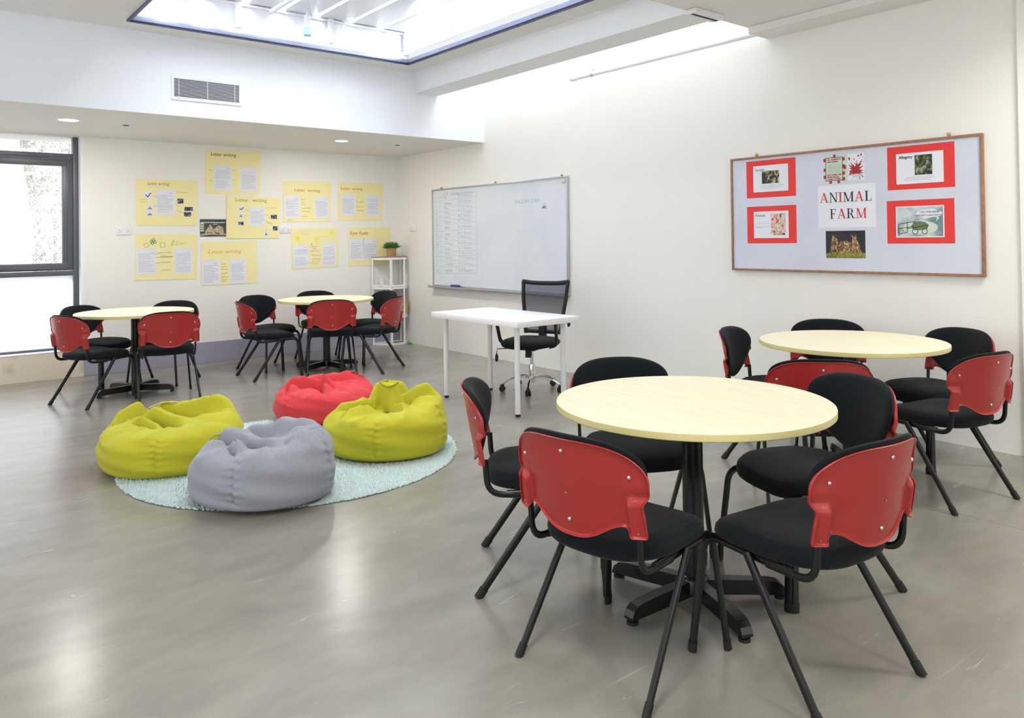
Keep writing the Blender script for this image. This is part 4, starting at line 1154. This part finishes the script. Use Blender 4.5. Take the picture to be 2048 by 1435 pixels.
# ------------------------------------------------------------------ desk
t = thing('white_desk', 'rectangular white desk on four white tube legs in front of the whiteboard', 'desk', (-1.13, -3.53, 0))
MB().box(-.315, .315, -.58, .58, .676, .722, .003).build('desktop', M['white_lam'], t, 40)
for sx in (-1, 1):
    for sy in (-1, 1):
        lg = MB().cyl((sx * .235, sy * .475, .02), .021, .65, 24).lathe([(.045, .668), (.045, .676)], 20, c=(sx * .235, sy * .475, 0)).build('leg', M['white_metal'], t, 40)
        MB().cyl((sx * .235, sy * .475, 0), .019, .02, 20).build('foot', M['black_cap'], lg, 40)

# ------------------------------------------------------------------ office chair (faces the desk)
t = thing('office_chair', 'black mesh-backed office chair with chrome star base behind the desk', 'office chair', (-.63, -3.315, 0), R(114))
def oseat(u, v):
    rg = [(0.0, .462), (.4, .464), (.7, .463), (.88, .455), (.97, .44), (1, .42), (.96, .402), (.85, .396), (.0, .396)]
    k = v * (len(rg) - 1); i = min(int(k), len(rg) - 2); f = k - i
    s = rg[i][0] * (1 - f) + rg[i + 1][0] * f; z = rg[i][1] * (1 - f) + rg[i + 1][1] * f
    a = 2 * PI * u; c, q = math.cos(a), math.sin(a)
    return (math.copysign(abs(c) ** .6, c) * .235 * s, math.copysign(abs(q) ** .6, q) * .24 * s + .02, z - .018 * max(0, q) ** 4 * s * s)
MB().grid(oseat, 48, 28, closeu=True).build('seat', M['black_fab'], t, 60)
def by(z): return -.235 - .08 * (z - .5) - .03 * math.sin((z - .5) * 3)
fb = MB()
fb.sweep([(-.17, by(.50), .47), (-.19, by(.62), .62), (-.215, by(.80), .80), (-.225, by(.94) - .01, .94)], .016, .024, n=12, side=(1, 0, 0))
fb.sweep([(.17, by(.50), .47), (.19, by(.62), .62), (.215, by(.80), .80), (.225, by(.94) - .01, .94)], .016, .024, n=12, side=(1, 0, 0))
fb.sweep([(-.235, by(.94) - .01, .94), (-.12, by(.93) - .025, .925), (.12, by(.93) - .025, .925), (.235, by(.94) - .01, .94)], .013, .020, n=12, side=(0, 1, 0), fillet=.08)
fb.sweep([(-.175, by(.5), .49), (.175, by(.5), .49)], .012, .018, n=12, side=(0, 1, 0))
fb.build('back_frame', M['black_cap'], t, 60)
MB().grid(lambda u, v: ((-1 + 2 * u) * (.165 + .05 * v), by(.50 + .42 * v) - .012 - .022 * math.sin(PI * u), .50 + .42 * v), 16, 14).build('back_mesh', M['mesh_net'], t, 60)
MB().grid(lambda u, v: ((-1 + 2 * u) * .15, by(.60) - .035 + .01 * math.cos(PI * (u - .5)), .565 + .075 * v * math.sin(PI * (.12 + .76 * u)) ** .6), 16, 5).build('lumbar_support', M['black_cap'], t, mods=[('SOLIDIFY', dict(thickness=.012))])
MB().box(-.03, .03, -.27, -.20, .37, .60, .01).box(-.03, .03, -.25, .02, .365, .385, .006).build('back_bracket', M['black_cap'], t, 40)
for sx in (-1, 1):
    MB().sweep([(sx * .20, .05, .40), (sx * .275, .07, .42), (sx * .285, .13, .62), (sx * .285, .02, .645), (sx * .285, -.14, .64), (sx * .265, -.22, .56)], .013, .022, n=12, fillet=.05, side=(1, 0, 0)).build('armrest', M['black_cap'], t, 60)
MB().box(-.09, .09, -.10, .10, .37, .397, .006).box(-.045, .045, -.05, .05, .35, .372, .006).build('tilt_plate', M['black_cap'], t, 40)
MB().cyl((0, .075, .30), .028, .06, 20, r2=.024).build('tension_knob', M['black_cap'], t, 40)
MB().sweep([(.12, .10, .375), (.26, .16, .372), (.265, .165, .33)], .004, n=8, side=(0, 0, 1)).lathe([(.006, .03), (.014, .008), (.014, -.03), (.008, -.04)], 12, c=(.265, .165, .30)).build('height_lever', M['black_cap'], t, 50)
MB().cyl((0, 0, .23), .014, .13, 20).cyl((0, 0, .345), .022, .02, 20).build('piston', M['chrome'], t, 40)
MB().lathe([(.027, .075), (.027, .225), (.0245, .232)], 24).build('column', M['chrome'], t, 40)
for i in range(5):
    a = 2 * PI * i / 5 + .62; c, s_ = math.cos(a), math.sin(a)
    pts = [(c * r_, s_ * r_, z) for r_, z in ((.015, .115), (.10, .125), (.19, .112), (.265, .070))]
    arm = MB().sweep(pts, .013, .009, n=12, fillet=.06, side=(-s_, c, 0)).build('base_arm', M['chrome'], t, 60)
    cx, cy_ = c * .268, s_ * .268; a2 = a + 1.1 + i
    cs = MB().box(cx - .014, cx + .014, cy_ - .018, cy_ + .018, .026, .062, .005)
    for q in (-1, 1):
        ox, oy = math.cos(a2) * .013 * q, math.sin(a2) * .013 * q
        cs.cyl((0, 0, -.006), .024, .012, 20, mx=Matrix.Translation((cx + ox, cy_ + oy, .024)) @ Matrix.Rotation(a2, 4, 'Z') @ Matrix.Rotation(PI / 2, 4, 'Y'))
    cs.build('caster', M['black_cap'], arm, 40)

# ------------------------------------------------------------------ rug with shaggy pile
rugc = (-3.05, -3.86); RR = 1.0
rg = thing('round_rug', 'round shaggy mint-green rug under the bean bags', 'rug', (rugc[0], rugc[1], 0))
MB().lathe([(.001, .010), (.96, .010), (.985, .008), (.985, .001)], 96, cap=False).build('backing', M['rug_base'], rg, 40)
nr = np.random.default_rng(5)
NT = 42000
rad = np.sqrt(nr.uniform(0, 1, NT)) * .992; edge_n = 5200; rad[:edge_n] = nr.uniform(.96, 1.0, edge_n)
ang = nr.uniform(0, 2 * PI, NT)
bx, byy = rad * np.cos(ang), rad * np.sin(ang)
hh = nr.uniform(.014, .027, NT); hh[rad > .97] *= .8
lean = nr.normal(0, .008, (NT, 2)); th_ = nr.uniform(0, PI, NT); wd = nr.uniform(.0045, .008, NT)
dx, dy = np.cos(th_) * wd, np.sin(th_) * wd
z0 = np.full(NT, .004)
V = np.empty((NT, 4, 3))
V[:, 0] = np.stack([bx - dx, byy - dy, z0], 1); V[:, 1] = np.stack([bx + dx, byy + dy, z0], 1)
V[:, 2] = np.stack([bx - dy + lean[:, 0] * .3, byy + dx + lean[:, 1] * .3, z0], 1)
V[:, 3] = np.stack([bx + lean[:, 0], byy + lean[:, 1], hh], 1)
base = np.arange(NT)[:, None] * 4
Fc = np.concatenate([base + np.array([0, 1, 3]), base + np.array([1, 2, 3]), base + np.array([2, 0, 3])])
me = bpy.data.meshes.new('pile'); me.vertices.add(NT * 4); me.vertices.foreach_set('co', V.reshape(-1))
me.loops.add(len(Fc) * 3); me.loops.foreach_set('vertex_index', Fc.reshape(-1).astype(np.int32))
me.polygons.add(len(Fc)); me.polygons.foreach_set('loop_start', np.arange(len(Fc), dtype=np.int32) * 3)
me.materials.append(M['rug']); me.update(calc_edges=True); me.validate()
po = bpy.data.objects.new('pile', me); C.objects.link(po); po.parent = rg; po['kind'] = 'stuff'

# ------------------------------------------------------------------ bean bags
def smooth(e0, e1, x):
    t_ = max(0, min(1, (x - e0) / (e1 - e0))); return t_ * t_ * (3 - 2 * t_)
def seg_dist(px, py, a, b):
    ax, ay = a; vx, vy = b[0] - ax, b[1] - ay
    L2 = vx * vx + vy * vy; tt = max(0, min(1, ((px - ax) * vx + (py - ay) * vy) / L2))
    dx_, dy_ = px - ax - vx * tt, py - ay - vy * tt
    sgn = 1 if vx * (py - ay) - vy * (px - ax) > 0 else -1
    return math.hypot(dx_, dy_), sgn, tt
def bag_mesh(rx, ry, H, folds, bumps, seams, tilt=(0, 0), seed=1, shoulder=.72, centre=.62):
    """folds: (p, q, width, height, depth) ridges with a crease on their right; bumps: (x, y, radius, height)"""
    rs = random.Random(seed); ph = [rs.uniform(0, 6.28) for _ in range(8)]
    prof = [(0.0, 0.0), (.55, 0.0), (.80, .006), (.91, .04), (.965, .14), (.992, .28), (1.0, .42), (.995, .56), (.975, .69), (.93, .80), (.86, .885), (.75, .935), (.60, .955), (.45, .96), (.30, .95), (.15, .94), (0.0, .935)]
    cum = [0]
    for a, b in zip(prof[:-1], prof[1:]): cum.append(cum[-1] + math.hypot(b[0] - a[0], (b[1] - a[1]) * .8))
    def cr1(t_):
        d = t_ * cum[-1]
        for i in range(len(prof) - 1):
            if d <= cum[i + 1] or i == len(prof) - 2:
                f = (d - cum[i]) / (cum[i + 1] - cum[i]); break
        p0, p1, p2, p3 = prof[max(i - 1, 0)], prof[i], prof[i + 1], prof[min(i + 2, len(prof) - 1)]
        o = []
        for k in (0, 1):
            o.append(.5 * (2 * p1[k] + (p2[k] - p0[k]) * f + (2 * p0[k] - 5 * p1[k] + 4 * p2[k] - p3[k]) * f * f + (3 * p1[k] - p0[k] - 3 * p2[k] + p3[k]) * f ** 3))
        return max(0, o[0]), max(0, o[1])
    def fn(u, v):
        a = 2 * PI * u
        s, zz = cr1(min(1, v)); c, q = math.cos(a), math.sin(a)
        wob = 1 + .018 * math.sin(2 * a + ph[0]) + .014 * math.sin(3 * a + ph[1]) + .008 * math.sin(5 * a + ph[2])
        x, y = rx * s * c * wob, ry * s * q * wob
        z = zz * H
        up = smooth(.35, .9, zz)
        z *= 1 + (tilt[0] * c + tilt[1] * q) * s * smooth(.2, 1, zz)
        z -= H * (1 - centre) * .35 * up * math.exp(-(s / .45) ** 2)
        nrm = 0
        for (p, p2, w, h, dp) in folds:
            d, sg, tt = seg_dist(x, y, p, p2)
            fade = smooth(0, .22, tt + .08) * (1 - smooth(.75, 1.1, tt + .05))
            z += up * fade * h * math.exp(-(d / (w * (1.7 if sg > 0 else .42))) ** 2)
            if sg < 0: z -= up * fade * dp * math.exp(-((d - w * .95) / (w * .5)) ** 2)
            z -= up * fade * .3 * dp * math.exp(-((d - w * 2.6) / w) ** 2) * (1 if sg > 0 else 0)
        for (bx_, by_, br, bh) in bumps:
            z += up * bh * math.exp(-(((x - bx_) ** 2 + (y - by_) ** 2) / br ** 2))
        # radiating pleats round the shoulder
        pl = smooth(.55, .8, zz) * smooth(.25, .6, s) * (1 - smooth(.93, 1.0, s))
        rdg = lambda t_: (1 - abs(math.sin(t_))) ** 2
        z += smooth(.6, .85, zz) * smooth(.2, .5, s) * (1 - smooth(.88, .99, s)) * .016 * (rdg(3.5 * a + ph[6] + 2.2 * s) - .5 * rdg(5.5 * a + ph[7] - 2.5 * s))
        z += pl * .004 * (math.sin(7 * a + ph[3] + 2 * s) + .7 * math.sin(12 * a + ph[4] - 3 * s))
        # side seams with puckers
        sidew = smooth(.03, .2, zz) * (1 - smooth(.85, .97, zz)) * (1 if s > .7 else 0)
        for sa in seams:
            da = (a - sa + PI) % (2 * PI) - PI
            nrm -= sidew * (.010 * math.exp(-(da / .022) ** 2) + .005 * math.sin(zz * 46 + (2 if da > 0 else 0)) * math.exp(-(da / .13) ** 2))
        nrm += sidew * .004 * (math.sin(zz * 17 + 3 * a + ph[5]) + math.sin(5 * a + zz * 9 + ph[6]))
        r_ = math.hypot(x, y) or 1
        return (x + x / r_ * nrm, y + y / r_ * nrm, max(0, z) if v > .05 else 0.0)
    mb = MB(); nu, nv = 220, 130
    mb.grid(lambda u, v: fn(u, v ** 1.0), nu, nv, closeu=True)
    return mb
def loop_handle(mbs, p0, p1, up, w=.012):
    mid = (Vector(p0) + Vector(p1)) / 2 + Vector(up)
    pts = []
    for i in range(13):
        tt = i / 12; pts.append(Vector(p0) * (1 - tt) ** 2 + mid * 2 * tt * (1 - tt) + Vector(p1) * tt * tt)
    d = (Vector(p1) - Vector(p0)).normalized(); sd = d.cross(Vector(up).normalized())
    return mbs.sweep(pts, w, .0022, n=10, side=sd)
# view-aligned directions used only to lay the folds out: f = away from the entrance side, r = along the room diagonal
fa = Vector((math.sin(YAW), math.cos(YAW))); ra = Vector((math.cos(YAW), -math.sin(YAW)))
def P(r_, f_): q = ra * r_ + fa * f_; return (q.x, q.y)
def seam_angle(r_, f_): q = ra * r_ + fa * f_; return math.atan2(q.y, q.x) % (2 * PI)
RZ = math.atan2(ra.y, ra.x)

ZR = .02
# grey bag
t = thing('bean_bag', 'grey bean bag, nearest of the four, on the front of the rug', 'bean bag', (-3.51, -4.525, ZR), group='fabric bean bags round the rug')
bm_ = bag_mesh(.362, .320, .300, [((-.30, .14), (.14, -.12), .045, .050, .075), ((-.18, .22), (.30, .13), .05, .030, .03), ((-.16, -.02), (-.05, -.20), .03, .035, .04), ((.30, .05), (.16, -.16), .03, .02, .03)],
               [(-.20, .16, .10, .012), (.2, .0, .16, .03), (.05, .22, .17, .022), (.22, .16, .12, .02)], [RZ * 0 + 4.55, 6.1, 1.2, 2.9], tilt=(.08, .02), seed=3)
o = bm_.build('cover', M['grey_fab'], t, 80); o.rotation_euler = (0, 0, RZ)
hb = loop_handle(MB(), (-.27, .12, .285), (-.31, .08, .225), (-.05, -.01, .03), .010)
hb.build('handle', M['grey_fab'], t, 60).rotation_euler = (0, 0, RZ)
# left yellow bag
t = thing('bean_bag', 'lime yellow bean bag at the left of the rug', 'bean bag', (-3.705, -3.545, ZR * .4), group='fabric bean bags round the rug')
bm_ = bag_mesh(.405, .385, .280, [((-.20, .14), (.12, -.06), .045, .055, .07), ((-.18, .22), (.34, .12), .05, .06, .05), ((-.34, .0), (-.26, .26), .035, .05, .05), ((-.22, .02), (-.02, -.10), .03, .03, .05)],
               [(.26, .2, .16, .05), (-.3, .18, .10, .03)], [4.9, .3, 1.8, 3.4], tilt=(.05, .10), seed=7)
bm_.build('cover', M['yellow_fab'], t, 80).rotation_euler = (0, 0, RZ)
loop_handle(MB(), (-.21, .16, .30), (-.05, .22, .32), (0, 0, .03), .014).build('handle', M['yellow_fab'], t, 60).rotation_euler = (0, 0, RZ)
# red bag
t = thing('bean_bag', 'coral red bean bag behind the others at the back of the rug', 'bean bag', (-2.465, -3.07, ZR * .6), group='fabric bean bags round the rug')
bm_ = bag_mesh(.385, .37, .245, [((-.32, .04), (.08, .0), .05, .055, .06), ((-.26, .16), (.32, .20), .06, .03, .03), ((-.04, .04), (.06, -.24), .03, .045, .05), ((-.26, -.02), (-.22, -.2), .03, .03, .03)],
               [(.05, .12, .25, .035)], [4.1, 5.6, .9, 2.5], tilt=(.0, .06), seed=11)
bm_.build('cover', M['red_fab'], t, 80).rotation_euler = (0, 0, RZ)
loop_handle(MB(), (.08, .22, .285), (.24, .18, .28), (.05, .0, .03), .015).build('handle', M['red_fab'], t, 60).rotation_euler = (0, 0, RZ)
# right yellow bag with the gathered peak
t = thing('bean_bag', 'lime yellow bean bag with a gathered peak at the right of the rug', 'bean bag', (-2.585, -4.185, ZR), group='fabric bean bags round the rug')
bm_ = bag_mesh(.382, .355, .285, [((-.32, -.02), (-.04, .10), .04, .045, .06), ((.02, .06), (.32, .10), .045, .06, .06), ((.02, .02), (.14, -.14), .03, .045, .05), ((-.10, .02), (-.24, -.20), .03, .04, .045)],
               [(-.03, .13, .09, .05), (.26, .06, .13, .06)], [4.65, 6.0, 1.1, 2.9], tilt=(.08, .04), seed=21)
bm_.build('cover', M['yellow_fab'], t, 80).rotation_euler = (0, 0, RZ)
def peak(u, v):
    a = 2 * PI * u; c, s_ = math.cos(a), math.sin(a)
    wx = .155 * (1 - .42 * v ** 1.3) * (1 + .10 * math.sin(3 * a + .5) + .05 * math.sin(7 * a + 4 * v))
    wy = .11 * (1 - .45 * v ** 1.4) * (1 + .12 * math.sin(4 * a + 1.0 + v))
    h = .225 + .175 * v + .012 * math.sin(3 * a + 2) * v
    cr_ = 1.0 if v < .88 else math.sqrt(max(0, 1 - ((v - .88) / .12) ** 2))
    x = wx * c * cr_; y = wy * s_ * cr_
    # crease down the front where the cloth is pinched
    y += .055 * math.exp(-((a - 4.45) / .28) ** 2) * (1 - .6 * v) - .02 * math.exp(-((a - 5.2) / .25) ** 2)
    return (x - .01 + .01 * (1 - v), y + .12, h)
MB().grid(peak, 96, 44, closeu=True).build('gathered_top', M['yellow_fab'], t, 80).rotation_euler = (0, 0, RZ)
loop_handle(MB(), (-.055, .06, .405), (.065, .06, .405), (0, -.05, -.05), .014).build('handle', M['yellow_fab'], t, 60).rotation_euler = (0, 0, RZ)

# ------------------------------------------------------------------ corner shelf, three stacked open boxes
plan = [(-.235, .30), (-.225, .235), (-.095, .05), (.135, .075), (.200, .13), (.200, .30)]
def shrink(pl, d):
    cx = sum(p[0] for p in pl) / len(pl); cy2 = sum(p[1] for p in pl) / len(pl)
    return [(cx + (p[0] - cx) * (1 - d), cy2 + (p[1] - cy2) * (1 - d)) for p in pl]
def plate(mb, pl, z0, z1, m=None):
    n = len(pl); mb.add([(p[0], p[1], z0) for p in pl] + [(p[0], p[1], z1) for p in pl], [list(range(n))[::-1], list(range(n, 2 * n))] + [[j, (j + 1) % n, n + (j + 1) % n, n + j] for j in range(n)], m)
for i, (z0, z1, lab) in enumerate(((0, .372, 'white corner shelf box, lowest of the stack of three'), (.373, .742, 'white corner shelf box, middle of the stack holding a cardboard box'), (.743, 1.118, 'white corner shelf box, topmost of the stack with a mug inside'))):
    t = thing('corner_shelf_box', lab, 'shelf', (0, 0, z0), group='stacked white corner shelf boxes')
    H_b = z1 - z0; sp = shrink(plan, .02 if i != 2 else 0)
    mb = MB()
    for zz0, zz1 in ((.001, .028), (H_b - .028, H_b - .001)):
        for j in (0, 1, 2, 3, 4, 5):
            a, b = Vector((*sp[j], 0)), Vector((*sp[(j + 1) % 6], 0)); d = (b - a).normalized(); n_ = Vector((-d.y, d.x, 0))
            ctr = Vector((-.01, .19, 0)); n_ = n_ if (ctr - a).dot(n_) > 0 else -n_
            q = [a, b, b + n_ * .016, a + n_ * .016]
            mb.add([(p.x, p.y, zz0) for p in q] + [(p.x, p.y, zz1) for p in q], [[3, 2, 1, 0], [4, 5, 6, 7], [0, 1, 5, 4], [1, 2, 6, 5], [2, 3, 7, 6], [3, 0, 4, 7]])
    mb.build('rail', M['white_lam'], t)
    for j, w in ((0, .018), (2, .024), (3, .02), (5, .018)):
        x, y = sp[j]; x += .012 if x < 0 else -.012; y += .012 if y < .2 else -.012
        MB().box(x - w / 2, x + w / 2, y - w / 2, y + w / 2, .001, H_b - .001, .001).build('post', M['white_lam'], t)
    mb = MB(); plate(mb, shrink(sp, .06), .004, .014); mb.build('shelf_board', M['brown_board'], t)
    if i == 2:
        mb = MB(); plate(mb, sp, H_b - .0008, H_b + .010); mb.build('top_board', M['brown_board'], t)
# things on the shelf
ztop = 1.1282
t = thing('potted_plant', 'small green bushy plant in a woven pot on top of the corner shelf', 'plant', (-.02, .155, ztop))
MB().lathe([(.0, .0), (.050, 0), (.054, .02), (.064, .11), (.066, .116), (.060, .116), (.054, .10), (0, .10)], 32, cap=False).build('woven_pot', M['basket'], t, 50)
mb = MB(); r4 = random.Random(8)
for i in range(900):
    a = r4.uniform(0, 2 * PI); rr_ = .052 * math.sqrt(r4.random()); bx_, by_ = rr_ * math.cos(a), rr_ * math.sin(a)
    el = r4.uniform(.25, 1.0); L_ = r4.uniform(.06, .105)
    d = Vector((math.cos(a) * (1 - el) + r4.uniform(-.35, .35), math.sin(a) * (1 - el) + r4.uniform(-.35, .35), el)).normalized()
    b0 = Vector((bx_, by_, .10)); tip = b0 + d * L_; sd = d.cross(Vector((r4.uniform(-1, 1), r4.uniform(-1, 1), .2))).normalized() * r4.uniform(.002, .0045); midp = b0 + d * L_ * .6
    mb.add([b0, midp + sd, tip, midp - sd], [[0, 1, 2, 3]])
mb.build('foliage', M['grass'], t)
t = thing('mug', 'white cup with small red marks inside the top shelf box', 'cup', (-.155, .165, .758))
MB().lathe([(.0, 0), (.030, 0), (.032, .01), (.040, .088), (.041, .092), (.037, .090), (.029, .01), (0, .008)], 28, cap=False).build('cup_body', M['white_gloss'], t, 50)
MB().sweep([(.036, 0, .075), (.062, 0, .07), (.060, 0, .035), (.034, 0, .03)], .004, n=8, fillet=.02, side=(0, 1, 0)).build('handle', M['white_gloss'], t, 50)
mb = MB()
for a in (3.9, 4.5, 5.1): mb.lathe([(.003, 0), (.003, .001)], 8, mx=Matrix.Translation((.0395 * math.cos(a), .0395 * math.sin(a), .078)) @ Matrix.Rotation(a, 4, 'Z') @ Matrix.Rotation(PI / 2, 4, 'Y'))
mb.build('red_dots', M['red_ink'], t)
for i, (x, y, col, lab) in enumerate(((-.055, .115, 'dark', 'dark marker lying left on the top shelf board'), (.02, .115, 'dark', 'dark marker lying at the middle post on the top shelf board'), (.085, .13, 'red_ink', 'red marker lying right on the top shelf board'))):
    o = MB().sweep([(-.028, 0, .0085), (.012, 0, .0085), (.030, 0, .0085)], .008, n=10, side=(0, 1, 0)).build('marker_pen', M[col], None, 40)
    o.location = (x, y, .757); o.rotation_euler = (0, 0, .3 - i * .4); tag(o, lab, 'marker', 'markers on the top shelf board')
t = thing('cardboard_box', 'brown cardboard box jutting from the middle shelf box', 'box', (.06, .125, .389), R(-8))
MB().box(-.075, .115, -.03, .12, 0, .175, .002).build('box_body', M['cardboard'], t)
MB().box(-.02, .08, -.0312, -.0298, .06, .11).build('scribble_label', M['brown_board'], t)
t = thing('white_bowl', 'white bowl at the left of the middle shelf box', 'bowl', (-.155, .20, .389))
MB().lathe([(.0, 0), (.030, 0), (.034, .006), (.052, .06), (.049, .06), (.030, .010), (0, .008)], 28, cap=False).build('bowl_body', M['white_gloss'], t, 50)
mb = MB().box(-.02, .02, -.012, .012, 0, .022, .006).sweep([(-.02, 0, .012), (-.035, .01, .03)], .004, n=8)
o = mb.build('toy_clip', M['green_plastic'], None, 50); o.location = (.180, .045, 0); tag(o, 'small green plastic piece on the floor beside the corner shelf', 'toy')
